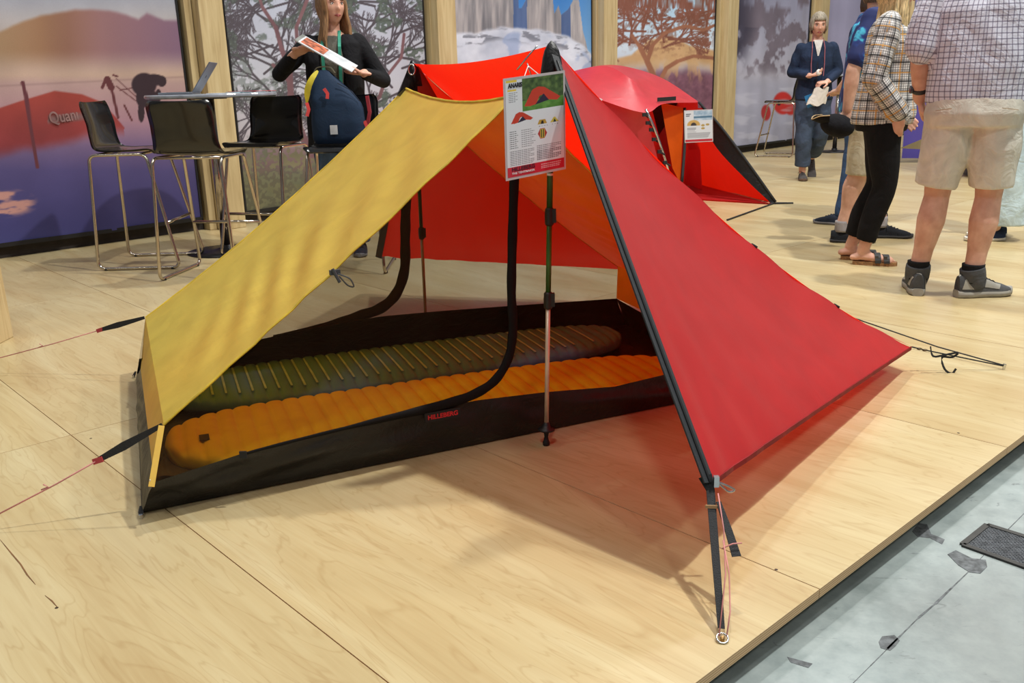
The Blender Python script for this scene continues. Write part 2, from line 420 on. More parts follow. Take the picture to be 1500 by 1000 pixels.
# ------------------------------------------------------------------ back wall: wooden posts with printed banners between them
WD = math.radians(46.0)
w_dir = A(math.cos(WD), math.sin(WD), 0); w_n = A(math.sin(WD), -math.cos(WD), 0)      # w_n points into the booth
W0 = at_h(303, 338, 0.0)
def wall_s(x, y):
    p = at_plane(x, y, W0, w_n); return (p - W0) @ w_dir
def WP(s, zz, off=0.0): return W0 + w_dir * s + w_n * off + A(0, 0, zz)
WALL_H = 3.3
M_POST = None
def timber():
    k = NT('laminated_timber'); oi = k.add('ShaderNodeObjectInfo'); c3 = k.add('ShaderNodeCombineXYZ')
    k.link(k.math('MULTIPLY', oi.outputs['Random'], 20.0), c3.inputs[2])
    v = k.coords(scale=(9, 9, 0.7), offset=c3.outputs[0]); n = k.noise(v, 2.2, 5, 0.55, 0.8)
    k.base(k.ramp(n, [(0.25, (170, 146, 102)), (0.5, (194, 173, 128)), (0.75, (208, 190, 147))])); k.p.inputs['Roughness'].default_value = 0.5
    return k.m
M_POST = timber()
wb = MB(); a, b = -3.2, 17.0
wb.add([WP(a, -PLY_T, -.10), WP(b, -PLY_T, -.10), WP(b, -PLY_T, -.16), WP(a, -PLY_T, -.16), WP(a, WALL_H, -.10), WP(b, WALL_H, -.10), WP(b, WALL_H, -.16), WP(a, WALL_H, -.16)],
       [(0, 1, 2, 3), (4, 7, 6, 5), (0, 4, 5, 1), (1, 5, 6, 2), (2, 6, 7, 3), (3, 7, 4, 0)])
wall_back = wb.build('wall_back', plain('wall_board', (52, 46, 42), 0.85)); wall_back['kind'] = 'structure'; wall_back['label'] = 'dark back wall of the booth behind the banners'
posts = [(267, 290, 326), (628, 640, 667), (873, 885, 905), (1055, 1068, 1083), (1193, 1205, 1216)]
POST_OFF = 0.10
def s_at(x, y, off):
    p = at_plane(x, y, W0 + w_n * off, w_n); return (p - W0) @ w_dir
for i, (xs, xa, xb) in enumerate(posts):
    sa, sb = s_at(xa, 5, POST_OFF), s_at(xb, 5, POST_OFF)
    o = thing('timber_post', None, None, WP((sa + sb) / 2, 0, 0))
    mb = MB(); mb.box(WP((sa + sb) / 2, WALL_H / 2, (POST_OFF - .10) / 2), (sb - sa, POST_OFF + .10, WALL_H - .002), axes=(w_dir, w_n, A(0, 0, 1))); mb.build('front_board', M_POST, o, bevel=0.004)
    s2 = s_at(xs, 5, .0) + .01; sa2 = sa - .003; mb = MB(); mb.box(WP((s2 + sa2) / 2, WALL_H / 2, -.05), (sa2 - s2, .10, WALL_H - .002), axes=(w_dir, w_n, A(0, 0, 1))); mb.build('side_board', M_POST, o, bevel=0.004)
    tag(o, ['pale timber post beside the sunset camp banner', 'pale timber post between the pine tree and rock tower banners', 'pale timber post between the rock tower and acacia banners',
        'pale timber post between the acacia and snow mountain banners', 'pale timber post behind the woman in the navy jacket'][i], 'post', 'timber posts of the back wall')
q = at_h(4, 503); mb = MB(); mb.box(q + A(-.08, .05, 1.3), (.14, .14, 2.6), rotz=0)
tag(mb.build('timber_post', M_POST, bevel=.004), 'pale timber post standing alone on the plywood beside the pink guy cords', 'post')
# ------------------------------------------------------------------ the trekking-pole tent on show
M_RED = fabric('red_ripstop', (190, 22, 26), 0.44, (248, 32, 8), 0.46, 0.8, 0.10, sheen=.12)
M_YEL = fabric('yellow_inner_fabric', (236, 216, 98), 0.46, (252, 180, 14), 0.42, 0.45, 0.16)
M_BLK = fabric('black_tub_fabric', (17, 17, 19), 0.02, (20, 18, 18), 0.40, 0.45, 0.5, wscale=(5, 5, 5))
M_WEB = plain('black_webbing', (24, 25, 27), 0.75, bump=0.3, scale=60)
M_ZIP = plain('zip_tape', (30, 33, 37), 0.6, bump=0.2, scale=80)
M_CORD_PINK = plain('pink_guy_cord', (196, 128, 124), 0.7)
M_CORD_BLACK = plain('black_guy_cord', (30, 32, 34), 0.7)
M_CHROME = plain('bright_metal', (205, 207, 210), 0.22, 1.0, 0.03)
M_NET = netting('insect_net', (44, 30, 18), 0.40)
P1, P2 = at_y(808, 66, 2.73), at_y(605, 93, 4.08)
NZ, FZ = at_h(1040, 708, 0.22), at_h(555, 376, 0.22)
E1 = at_h(1336, 508, 0.10); E2 = E1 + A(-0.44, 1.10, 0.06)
NL, FL, NR, FR = A(-1.05, 2.30, 0.004), A(-1.56, 3.56, 0.004), A(0.90, 3.21, 0.004), A(0.545, 4.15, 0.004)
T1, T2 = at_y(757, 140, 2.80), at_y(594, 130, 4.02)
L1, L2 = at_h(240, 622, 0.25), at_h(213, 465, 0.25)
R1, R2 = A(0.87, 3.20, 0.29), at_h(905, 390, 0.27)
tent = thing('trekking_pole_tent', 'large red and yellow ridge tent pitched open on the plywood platform', 'tent', ((NL + FR) / 2) * A(1, 1, 0))
def sag(a, b, t, s, d=(0, 0, -1)): return lerp(a, b, t) + np.asarray(d) * 4 * s * t * (1 - t)
def wrinkle(p, k, amp):
    return amp * (math.sin(p[0] * k + 1.3 * math.sin(p[1] * k * .7)) * math.sin(p[2] * k * 1.3 + p[1] * k * .8))
# outer fly, right half
ridge = lambda t: sag(P1, P2, t, 0.022)
foldN = lambda s: sag(P1, E1, s, 0.105)
foldF = lambda s: sag(P2, E2, s, 0.105)
zipN = lambda s: sag(P1, NZ, s, 0.012)
zipF = lambda s: sag(P2, FZ, s, 0.012)
nv = unit(np.cross(NZ - P1, E1 - P1))
if nv[1] > 0: nv = -nv
def vest(s, t, zp, fo, B0, B1, n_out):
    p = lerp(zp(s), fo(s), t)
    p = p + A(0, 0, 0.004) * (4 * t * (1 - t)) * s ** 3                     # lower hem arches up a little
    p = p - n_out * 0.035 * math.sin(PI * t) * math.sin(PI * min(1, s * 1.05))
    # pleats that run out of the zip corner
    ang = t; d = math.exp(-((1 - s) ** 2 * 10 + t * 5))
    p = p + n_out * (0.009 * d * math.sin(ang * 60) + 0.0045 * math.exp(-(1 - t) * 6) * math.sin(s * 34 + t * 9) + wrinkle(p, 16, 0.0012))
    return p
mb = MB(); mb.grid(lambda u, v: vest(v, u, zipN, foldN, NZ, E1, nv), 56, 56)
mb.grid(lambda u, v: lerp(foldN(v), foldF(v), u) + (ridge(u) - lerp(P1, P2, u)) * (1 - v) + A(0, 0, 0.05 * math.sin(PI * u) * v * (1 - .4 * v)), 36, 40)
nf = unit(np.cross(FZ - P2, E2 - P2))
if nf[1] < 0: nf = -nf
mb.grid(lambda u, v: vest(v, u, zipF, foldF, FZ, E2, nf), 40, 40)
fly = mb.build('outer_fly', M_RED, tent, smooth=True); fly['label'] = 'red outer tent covering one half'
# hems
mb = MB(); mb.strip([vest(1, u, zipN, foldN, NZ, E1, nv) + A(0, 0, -.003) for u in np.linspace(0.01, 1, 30)], 0.014, 0.004, A(0, 0, 1))
mb.build('hem', plain('red_hem', (128, 8, 16), 0.6, spec=.2), tent)
# zip strips
def ribbon(name, pts, w, th, side, m, par=tent): mb = MB(); mb.strip(pts, w, th, side); return mb.build(name, m, par)
inplane = unit(np.cross(nv, unit(NZ - P1)))
if inplane[0] < 0: inplane = -inplane
zb = ribbon('zip_strip', [zipN(s) + nv * 0.006 - inplane * 0.012 for s in np.linspace(0.035, 1, 26)], list(np.linspace(0.030, 0.042, 26)), 0.004, inplane, M_ZIP)
ribbon('zip_coil', [zipN(s) + nv * 0.0095 - inplane * 0.012 for s in np.linspace(0.05, 1, 26)], 0.008, 0.003, inplane, plain('zip_coil', (18, 19, 21), 0.4), zb)
inpf = unit(np.cross(nf, unit(FZ - P2)))
ribbon('zip_strip', [zipF(s) - nf * 0.006 for s in np.linspace(0.04, 1, 18)], 0.036, 0.004, inpf, M_ZIP)
# peak caps
def peak_cap(P, toward, name='peak_cap'):
    mb = MB(); mb.lathe([(.002, .012), (.012, .002), (.021, -.014), (.027, -.035), (.032, -.065), (.036, -.095)], P, 18)
    return mb.build(name, M_BLK, tent, True)
rdir = unit((P2 - P1) * A(1, 1, 0))
M_GAUZE = netting('dark_gauze', (18, 16, 16), .82)
mb = MB(); g = [at_y(612, 93, 4.05), at_y(606, 143, 4.0), at_y(655, 168, 4.02)]; mb.add(g, [(0, 1, 2)]); mb.build('peak_gusset', M_GAUZE, tent)
mb = MB(); g = [at_y(602, 90, 4.07), at_y(581, 140, 3.98), at_y(611, 146, 4.0)]; mb.add(g, [(0, 1, 2)]); mb.build('peak_gusset', M_GAUZE, tent)
c1 = peak_cap(P1, -rdir); c2 = peak_cap(P2, rdir)
mb = MB(); mb.strip([P2 + A(0, 0, .01), P2 + A(-.045, -.03, -.15), P2 + A(-.07, -.05, -.27)], [.02, .06, .05], .003, A(1, 0.3, 0)); mb.build('corner_gusset', M_BLK, tent)
# clips and rings at the peaks
mb = MB(); cl = at_y(772, 86, 2.72)
mb.tube(rounded([cl + A(-.03, 0, -.03), cl + A(.015, 0, .02), cl + A(.03, 0, 0.035)], .01), .0025, 6); mb.tube([cl + A(.0, 0, -.012), cl + A(.012, 0, -.05)], .002, 6)
mb.build('hook', M_CHROME, tent, smooth=True)
mb = MB(); c = at_y(603, 102, 4.03); mb.tube([c + A(math.cos(t) * .014, 0, math.sin(t) * .022) for t in np.linspace(0, 2 * PI, 14, endpoint=False)], .003, 6, closed=True); mb.build('hook', M_CHROME, tent, smooth=True)

# inner tent: yellow roof over both ends
def roof(Ta, Tb, La, Lb, sn, sf, name, wr=0.009):
    def fn(u, v):
        n0, n1 = sag(Ta, La, v, sn), sag(Tb, Lb, v, sf)
        p = lerp(n0, n1, u) - A(0, 0, 0.035) * 4 * u * (1 - u) * (1 - v) ** 2 - A(0, 0, 0.03) * 4 * u * (1 - u) * v * (1 - v) * 2
        fold = wr * math.sin(u * 16 + v * 46 + 2.0 * math.sin(v * 9)) * math.exp(-((u - .3) ** 2) * 9) * math.sin(PI * min(1, v * 1.0))
        return p + A(0, 0, 1) * (fold + wrinkle(p, 22, 0.0012))
    mb = MB(); mb.grid(fn, 40, 64); return mb, fn
mb, roofL = roof(T1, T2, L1, L2, 0.012, 0.035, 'roof')
# end wall of the left side, down to the tub
TUBH = 0.125
tub_in = lambda c: c + unit((NL + NR + FL + FR) / 4 - c) * A(1, 1, 0) * 0.045 + A(0, 0, TUBH)
tNL, tFL, tNR, tFR = at_h(226, 706, 0.125), at_h(206, 540, 0.135), tub_in(NR), at_h(903, 437, 0.15)
mb.grid(lambda u, v: lerp(lerp(L1, L2, u), lerp(tNL, tFL, u), v) + w_n * 0.0 - A(1, .4, 0) * 0.04 * math.sin(PI * u) * (1 - v) * v, 12, 8)
inl = mb.build('inner_roof', M_YEL, tent, smooth=True); inl['label'] = 'bright yellow inner fabric over the uncovered end'
mb, roofR = roof(T1, T2, R1, R2, 0.03, 0.03, 'roof')
mb.grid(lambda u, v: lerp(lerp(R1, R2, u), lerp(tNR, tFR, u), v), 10, 6)
inr = mb.build('inner_roof', M_YEL, tent, smooth=True); inr['label'] = 'inner fabric glowing orange under the red fly'
# seams along the near edges of the yellow roof
for nm, fn in (('edge_binding', lambda v: roofL(0, v)), ('edge_binding', lambda v: roofL(1, v)), ('edge_binding', lambda v: roofR(0, v)), ('edge_binding', lambda v: roofR(1, v))):
    mb = MB(); mb.tube([fn(v) + A(0, 0, .001) for v in np.linspace(0, 1, 30)], .0035, 6); mb.build(nm, plain('yellow_binding', (206, 176, 52), .6), tent)
mb = MB(); mb.tube([roofL(u, 0) + A(0, 0, .001) for u in np.linspace(0, 1, 24)], .005, 6); mb.build('edge_binding', plain('yellow_binding', (206, 176, 52), .6), tent)
mb = MB(); mb.strip([lerp(L1, tNL, t) + A(-.004, -.006, 0) for t in (0, .5, 1, 1.06)], .016, .003, A(.9, .4, 0)); mb.build('corner_piping', M_YEL, tent)
mb = MB(); w = lerp(L1, tNL, .84) + A(-.012, -.012, -.01); mb.strip([w, w + A(-.004, 0, -.02)], .022, .002, A(.3, -.9, 0)); mb.build('care_tag', plain('white_tag', (225, 222, 230), .6), tent)

# black tub floor
base = [NL, NR, FR, FL]; top = [tNL, tNR, tFR, tFL]
def rim(pxs, a, b, frac):
    """height of the tub rim along one side, read on the upright plane through its ends"""
    n = unit(np.cross(b * A(1, 1, 0) - a * A(1, 1, 0), A(0, 0, 1))); out = []
    for x, y in pxs:
        p = at_plane(x, y, a, n); out.append(((p - a) @ unit((b - a) * A(1, 1, 0)) / np.linalg.norm((b - a) * A(1, 1, 0)), p[2]))
    return out
RIM = {0: rim([(226, 706), (355, 664), (480, 632), (600, 604), (700, 586), (800, 574), (900, 566)], tNL, tNR, 0),
       2: rim([(903, 437), (760, 447), (650, 455), (560, 463), (440, 484), (330, 508)], tFR, tFL, 0)}
def tub_side(i, u, v):
    j = (i + 1) % 4
    b0, b1 = lerp(base[i], base[j], u), lerp(top[i], top[j], u)
    p = lerp(b0, b1, v)
    mid = math.sin(PI * u)
    n = unit(np.cross(base[j] - base[i], A(0, 0, 1)))
    fold = (0.010 * math.sin(v * 11 - u * 26) * math.exp(-abs(u - .18) * 4) + 0.006 * math.sin(v * 7 + u * 40 + 2 * math.sin(u * 13))) * math.sin(PI * v) * (1 if i == 0 else .5)
    dz = -0.018 * mid * v
    if i in RIM:
        R_ = RIM[i]; dz = (np.interp(u, [q for q, _ in R_] + ([1.0] if i == 0 else []), [h for _, h in R_] + ([top[1][2]] if i == 0 else [])) - b1[2]) * v
    return p + n * (0.012 * mid * math.sin(PI * v) + fold) + A(0, 0, dz)
mb = MB()
for i in range(4): mb.grid(lambda u, v: tub_side(i, u, v), 80, 14)
mb.grid(lambda u, v: lerp(lerp(NL, NR, u), lerp(FL, FR, u), v) + A(0, 0, .003), 20, 12)
tub = mb.build('tub_floor', M_BLK, tent, smooth=True); tub['label'] = 'black waterproof tub floor'
# netting doors
def net(Tp, Lp, bl, br, Rp, fnl, fnr, i, flip):
    def fn(u, v):
        if v < .5:
            q = v * 2; a, b = fnl(q), fnr(q)
        else:
            q = (v - .5) * 2; a, b = lerp(Lp, bl, q), lerp(Rp, br, q)
        low = tub_side(i, (1 - u) if flip else u, 1.0)
        p = lerp(a, b, u)
        if v >= .5: p = lerp(lerp(Lp, Rp, u), low, q)
        return p
    mb = MB(); mb.grid(fn, 24, 30); return mb.build('netting_door', M_NET, tent, smooth=True)
net(T1, L1, tNL, tNR, R1, lambda v: roofL(0, v), lambda v: roofR(0, v), 0, False)
net(T2, L2, tFL, tFR, R2, lambda v: roofL(1, v), lambda v: roofR(1, v), 2, True)
near_n = unit(np.cross(tNR - tNL, T1 - tNL)); far_n = unit(np.cross(tFR - tFL, T2 - tFL))
if near_n[1] > 0: near_n = -near_n
if far_n[1] > 0: far_n = -far_n
def zip_on(pxs, p0, n, w, wrl):
    pts = smooth_path([at_plane(x, y, p0, n) for x, y in pxs], 7)
    mb = MB(); mb.tube([p + n * 0.006 for p in pts], [w * (1 + .05 * math.sin(k * 1.1)) * np.interp(k / len(pts), [0, .66, .80, 1], [1, 1, .35, .25]) for k in range(len(pts))], 8, flat=(1, .45), up=n)
    return mb.build('door_zip_flap', plain('rolled_zip_flap', (14, 13, 13), .75, bump=.2, scale=40, spec=.2), tent, smooth=True)
zip_on([(757, 150), (752, 262), (749, 360), (748, 430), (750, 480), (744, 522), (724, 556), (690, 578), (640, 594), (560, 613), (480, 632), (400, 652), (356, 664)], tNL, near_n, 0.0165, 1)
zip_on([(598, 140), (597, 230), (594, 300), (593, 350), (592, 395), (580, 430), (556, 452), (520, 464), (480, 474), (440, 484), (400, 493)], tFL, far_n, 0.022, 1)
zp = at_plane(355, 664, tNL, near_n); mb = MB(); mb.box(zp + near_n * .01, (.02, .006, .02)); mb.build('zip_end_tab', M_WEB, tent)
# brand tag on the near tub wall
bt = min((tub_side(0, u, v) for u in np.linspace(.3, .8, 120) for v in np.linspace(.2, .9, 20)), key=lambda q: math.hypot(proj(q)[0] - 646, proj(q)[1] - 607)); bx_ = unit(NR - NL); by_ = unit(np.cross(bx_, near_n) * -1)
if by_[2] < 0: by_ = -by_
bt = bt + near_n * 0.012
mb = MB(); mb.box(bt, (.118, .003, .030), axes=(bx_, near_n, by_)); lab = mb.build('brand_tag', plain('black_tag', (16, 14, 15), .6), tent)
text_part('brand_lettering', 'HILLEBERG', plain('red_lettering', (205, 30, 36), .6), lab, bt + near_n * .0018 - bx_ * .050 - by_ * .007, bx_, by_, .020, .100, 0.0006)
# toggle on the yellow edge
tg = roofL(0, 0.535) + A(.0, -.012, -.004)
mb = MB(); mb.box(tg, (.03, .012, .014), rotz=.5); mb.tube(rounded([tg + A(.01, -.004, -.004), tg + A(.045, -.006, -.018), tg + A(.055, -.006, -.045), tg + A(.035, -.004, -.04), tg + A(.012, 0, -.012)], .012), .0022, 6)
mb.tube([tg + A(-.004, -.01, .012), tg + A(.014, -.01, -.028)], .005, 8); mb.build('toggle', plain('grey_toggle', (58, 62, 66), .45), tent)
for x, y in ((1104, 354), (1225, 441)):
    s = min(np.linspace(0, 1, 400), key=lambda q: abs(proj(foldN(q))[0] - x)); p = foldN(s)
    mb = MB(); mb.tube([p + A(-.008, 0, .008), p + A(.012, 0, -.004)], .004, 8); mb.build('toggle', M_WEB, tent)

# trekking poles
def trek_pole(foot, top, name, label, handle=True, labels=None):
    t = thing(name, label, 'trekking pole', foot * A(1, 1, 0), 0, 'trekking poles holding up the ridge tent'); ax = unit(top - foot); L = np.linalg.norm(top - foot)
    at = lambda f: foot + ax * f
    mb = MB(); mb.lathe([(.006, 0), (.011, .002), (.0115, .012), (.008, .02), (.0065, .03), (.0085, .045), (.0085, .052)], foot, 12, axis=ax); mb.build('rubber_tip', plain('black_rubber', (20, 20, 20), .7), t, True)
    mb = MB(); mb.lathe([(.008, .045), (.016, .050), (.027, .053), (.027, .058), (.015, .063), (.011, .075), (.008, .08)], foot, 14, axis=ax); mb.build('basket', plain('black_plastic', (24, 24, 25), .5), t, True)
    mb = MB(); mb.tube([at(.07), at(.47)], .0072, 12); mb.build('lower_shaft', plain('pale_shaft', (214, 200, 178), .35, .3, .04), t, True)
    mb = MB(); mb.tube([at(.46), at(.78)], .0083, 12); mb.build('middle_shaft', plain('green_shaft', (48, 92, 34), .35, .2), t, True)
    mb = MB(); mb.tube([at(.76), at(L - .13)], .0092, 12); mb.build('upper_shaft', plain('green_shaft_upper', (40, 78, 30), .35, .2), t, True)
    for f in (.455, .715):
        mb = MB(); mb.lathe([(.0095, 0), (.0135, .004), (.0145, .03), (.0135, .05), (.0105, .054)], at(f), 12, axis=ax); mb.box(at(f + .03) + A(.014, -.004, 0), (.012, .016, .042)); mb.build('clamp', plain('black_plastic', (24, 24, 25), .5), t)
    mb = MB(); mb.tube([at(L - .14), at(L - .11), at(L - .06), at(L - .02), at(L)], [.012, .015, .014, .017, .012], 12); mb.build('grip', plain('black_rubber', (20, 20, 20), .7), t, True)
    mb = MB(); mb.tube([at(.865), at(.872)], .0096, 12); mb.build('ring_mark', plain('white_mark', (210, 206, 196), .5), t)
    return t
trek_pole(at_h(800, 652), P1 - A(0, 0, .03), 'trekking_pole', 'green and silver trekking pole under the peak with the information card')
fp = A(P2[0] - .005, P2[1] + .01, 0.0)
trek_pole(fp, P2 - A(0, 0, .03), 'trekking_pole', 'trekking pole behind the rear netting door')

# guy lines, straps and stakes of the tent
def strap(pts, w, side, m=M_WEB, name='webbing_strap'): mb = MB(); mb.strip(pts, w, .0025, side); return mb.build(name, m, tent)
def cord(pts, r, m, name='guy_cord'): mb = MB(); mb.tube(pts, r, 6); return mb.build(name, m, tent, True)
SN = at_h(1058, 938)
cdir = unit(SN - NZ)
# front: strap from the zip corner to the ring on the floor
strap([NZ + A(-.012, 0, .02), lerp(NZ, SN, .05), lerp(NZ, SN, .5), lerp(NZ, SN, .93)], [.034, .020, .018, .015], A(1, .2, .1))
ring = SN + A(0, 0, .006)
mb = MB(); mb.tube([ring + A(math.cos(t) * .012, math.sin(t) * .012, .004 * math.sin(t)) for t in np.linspace(0, 2 * PI, 18, endpoint=False)], .0022, 7, closed=True); mb.build('stake_ring', M_CHROME, tent, True)
mb = MB(); mb.lathe([(.005, -.004), (.005, .008), (.003, .010)], SN + A(0, 0, 0), 10); mb.build('screw_eye', plain('brass', (176, 140, 90), .35, .8), tent)
kn = lerp(NZ, SN, .12) + A(.014, -.004, .02)
cord([kn, lerp(NZ, SN, .35) + A(.022, 0, .01), lerp(NZ, SN, .62) + A(.018, 0, .006), SN + A(-.006, .004, .008)], .0016, M_CORD_PINK)
cord([lerp(NZ, SN, .42) + A(.018, 0, .012), lerp(NZ, SN, .62) + A(.026, 0, .006), lerp(NZ, SN, .85) + A(.022, .004, .004), SN + A(.010, .004, .008)], .0016, M_CORD_PINK)
kk = lerp(NZ, SN, .46) + A(.02, 0, .01)
cord([kk + A(-.006, 0, -.004), kk, kk + A(.018, 0, .008), kk + A(.04, .006, .006)], .0016, M_CORD_PINK)
strap([lerp(NZ, SN, .14) + A(.016, 0, .004), lerp(NZ, SN, .34) + A(.034, .004, .004), lerp(NZ, SN, .52) + A(.048, .01, .004)], [.012, .018, .022], A(1, .3, 0), name='pull_tab')
strap([lerp(NZ, SN, .16) + A(-.016, -.004, .002), lerp(NZ, SN, .165) + A(.012, -.004, .002)], .008, A(0, 0, 1), plain('tan_buckle', (168, 132, 92), .5), 'strap_keeper')
zpl = NZ + A(.012, -.01, .01)
mb = MB(); mb.box(zpl, (.012, .012, .026)); mb.tube(rounded([zpl, zpl + A(.03, -.004, -.012), zpl + A(.046, -.004, -.022), zpl + A(.03, -.004, -.028), zpl], .008), .0024, 6); mb.build('zip_slider', M_CHROME, tent)
# right: two cords to one stake
SE = at_h(1470, 541)
mb = MB(); mb.tube([SE + A(0, 0, -.002), SE + A(.002, 0, .022)], [.005, .007], 8); mb.build('stake', M_CHROME, tent)
cord([E1, lerp(E1, SE, .12), SE + A(0, 0, .014)], .0028, M_CORD_BLACK)
cord([E2, lerp(E2, SE, .8), SE + A(0, 0, .017)], .0028, M_CORD_BLACK)
kb = lerp(E1, SE, .33)
strap(smooth_path([kb + A(-.06, -.02, .04), kb + A(-.045, -.02, .0), kb + A(.0, -.02, .004), kb + A(.05, -.02, .012), kb + A(.03, -.02, -.006), kb + A(-.01, -.02, -.006), kb + A(.0, -.03, -.05), kb + A(.03, -.03, -.07), kb + A(.045, -.03, -.05)], 4), .008, A(0, 0.3, 1), name='loose_strap_end')
for f in (.08, .14):
    mb = MB(); mb.box(lerp(E1, SE, f), (.014, .012, .006), rotz=.3); mb.build('ladder_lock', plain('brown_buckle', (92, 78, 54), .5), tent)
# left: straps and pink cords to the floor
for Lc, bx, c0, gnd, sd in ((L1, (140, 672), (62, 714), (-60, 783), A(0, .2, 1)), (L2, (150, 484), (98, 497), (-80, 545), A(0, .2, 1))):
    G = at_h(*gnd); f0 = 0.33 if Lc is L1 else .22
    s0 = Lc + A(-.004, 0, 0); s1 = lerp(Lc, G, f0)
    strap([s0, lerp(s0, s1, .6), s1], [.012, .024, .014], sd)
    mb = MB(); mb.strip([s1 + A(.015, 0, .004), s1 + A(-.012, 0, -.004)], .016, .006, sd); mb.build('line_runner', plain('red_runner', (176, 60, 66), .5), tent)
    cord([s1, lerp(s1, G, .3) + A(0, 0, -.004), G], .0022, M_CORD_PINK)
    kx = lerp(s1, G, .36); cord([kx + A(-.012, 0, .008), kx + A(.0, 0, .0), kx + A(-.02, 0, -.008)], .002, M_CORD_PINK, 'cord_knot')
    mb = MB(); mb.tube([G, G + A(0, 0, .02)], .006, 8); mb.build('stake', M_CHROME, tent)
# tub corner loops
for c, (x, y) in ((NL, (207, 759)), (FL, (196, 553))):
    q = at_h(x, y); d = unit(q - c)
    mb = MB(); mb.strip([c + A(0, 0, .02), lerp(c, q, .6) + A(0, 0, .012), q + A(0, 0, .004)], [.006, .014, .010], .003, np.cross(d, A(0, 0, 1)))
    mb.build('corner_loop', M_WEB, tent); mb = MB(); mb.tube([q, q + A(0, 0, .012)], .006, 8); mb.build('stake', M_CHROME, tent)

# ------------------------------------------------------------------ sleeping pads inside
def sleeping_pad(center, ang, L, W, T, ribs, mat_, label, valve_tag=None, taper=.86, piping=None):
    c = A(*center); t = thing('sleeping_pad', label, 'sleeping pad', c * A(1, 1, 0) + A(0, 0, .009), ang)
    ex = 4.2
    def half_w(x):
        k = abs(2 * x / L); return (W / 2) * max(0.0, 1 - k ** 7) ** .5 * (1 if x < 0 else 1 - (1 - taper) * (x / (L / 2)))
    def fn(u, v):
        x = (u - .5) * L * .9995; h = half_w(x); ph = v * 2 * PI
        cy, sz = math.cos(ph), math.sin(ph)
        y = math.copysign(abs(cy) ** .55, cy) * h; zz = math.copysign(abs(sz) ** .62, sz)
        rib = abs(math.sin(u * ribs * PI)) ** .55
        th = T / 2 * min(1, (h / (W * .22)) ** .7) * (0.72 + .28 * rib if zz > 0 else 1)
        edge = 1 + .014 * (rib - .5)
        return A(x, y * edge, T / 2 + zz * th)
    mb = MB(); mb.grid(fn, ribs * 7, 40); mb.build('pad_body', mat_, t, True, local=True)
    if valve_tag:
        mb = MB(); mb.box((-L / 2 + .12, -W * .12, T + .001), (.03, .05, .002)); mb.build('printed_logo', plain('dark_print', (52, 38, 20), .7), t, local=True)
    if piping is not None:
        for k in range(2, ribs - 2):
            if k > ribs * .85 and k % 3: continue
            x = (k / ribs - .5) * L * .9995; w = half_w(x) * (.80 - .1 * ((k * 7) % 5) / 5)
            mb = MB(); mb.strip([A(x, -w, T * .92 + .0015), A(x, -w * .3, T * .94 + .0015), A(x, w * .9, T * .92 + .0015)], .008, .002, A(1, 0, 0)); mb.build('pale_stripe', piping, t, local=True)
    return t
PA = math.radians(21.0)
sleeping_pad((-.235, 3.005, 0), PA, 1.88, .52, .075, 33, fabric('orange_pad', (252, 208, 30), 0, None, .6, .3, .12), 'orange ribbed inflatable sleeping pad on the tent floor', True)
sleeping_pad((-.40, 3.50, 0), PA, 1.86, .46, .075, 40, fabric('grey_green_pad', (100, 152, 206), 0, None, .55, .3, .12), 'grey green striped sleeping pad behind the orange one', False, piping=plain('pale_stripe', (176, 216, 240), .5))
mb = MB(); q = at_h(268, 668, .012); mb.box(q + A(-.03, -.03, .002), (.16, .13, .004), rotz=.5)
cz = at_h(250, 690, .02)
mb = MB(); mb.grid(lambda u, v: lerp(lerp(at_h(228, 700, .03), at_h(284, 690, .02), u), lerp(at_h(236, 672, .03), at_h(262, 674, .02), u), v) + A(0, 0, .004 * math.sin(9 * u + 5 * v)), 10, 8)
mb.build('inner_pocket', fabric('olive_pocket', (112, 100, 62), .2, None, .6, .3, .2), tent, True)

# ------------------------------------------------------------------ information card hanging from the near peak
def make_card(name, TL, TR, BL, BR, label, paint, nu, nv_, red_band=True, parent_texts=None):
    c = (TL + TR + BL + BR) / 4; t = thing(name, label, 'card', A(c[0], c[1], min(BL[2], BR[2])))
    xd, yd_ = unit(TR - TL), unit(TL - BL); n = unit(np.cross(xd, yd_)); Wd, Hd = np.linalg.norm(TR - TL), np.linalg.norm(TL - BL)
    if n[1] > 0: n = -n
    O = BL
    mb = MB(); mb.grid(lambda u, v: O + xd * (Wd * u) + yd_ * (Hd * v), nu, nv_)
    o = mb.build('printed_sheet', attr_mat('card_print_' + name, .35, coat=.6, weave=False), t)
    uv = np.array([(i / nu, j / nv_) for j in range(nv_ + 1) for i in range(nu + 1)])
    rgb = paint(uv[:, 0], uv[:, 1]); set_print(o, rgb)
    mb = MB(); mb.box(O + xd * Wd / 2 + yd_ * Hd / 2 - n * .0012, (Wd + .012, Hd + .014, .0014), axes=(xd, yd_, n)); mb.build('plastic_sleeve', plain('clear_sleeve', (196, 186, 188), .15, 0, .03, spec=.7), t)
    return t, O, xd, yd_, n, Wd, Hd
def set_print(o, rgb):
    me = o.data; a = me.color_attributes.new('print', 'FLOAT_COLOR', 'POINT')
    c = np.clip(np.asarray(rgb, float), 0, 255) / 255.0; l = np.where(c <= 0.04045, c / 12.92, ((c + 0.055) / 1.055) ** 2.4)
    a.data.foreach_set('color', np.concatenate([l, np.ones((len(l), 1))], 1).astype(np.float32).ravel())
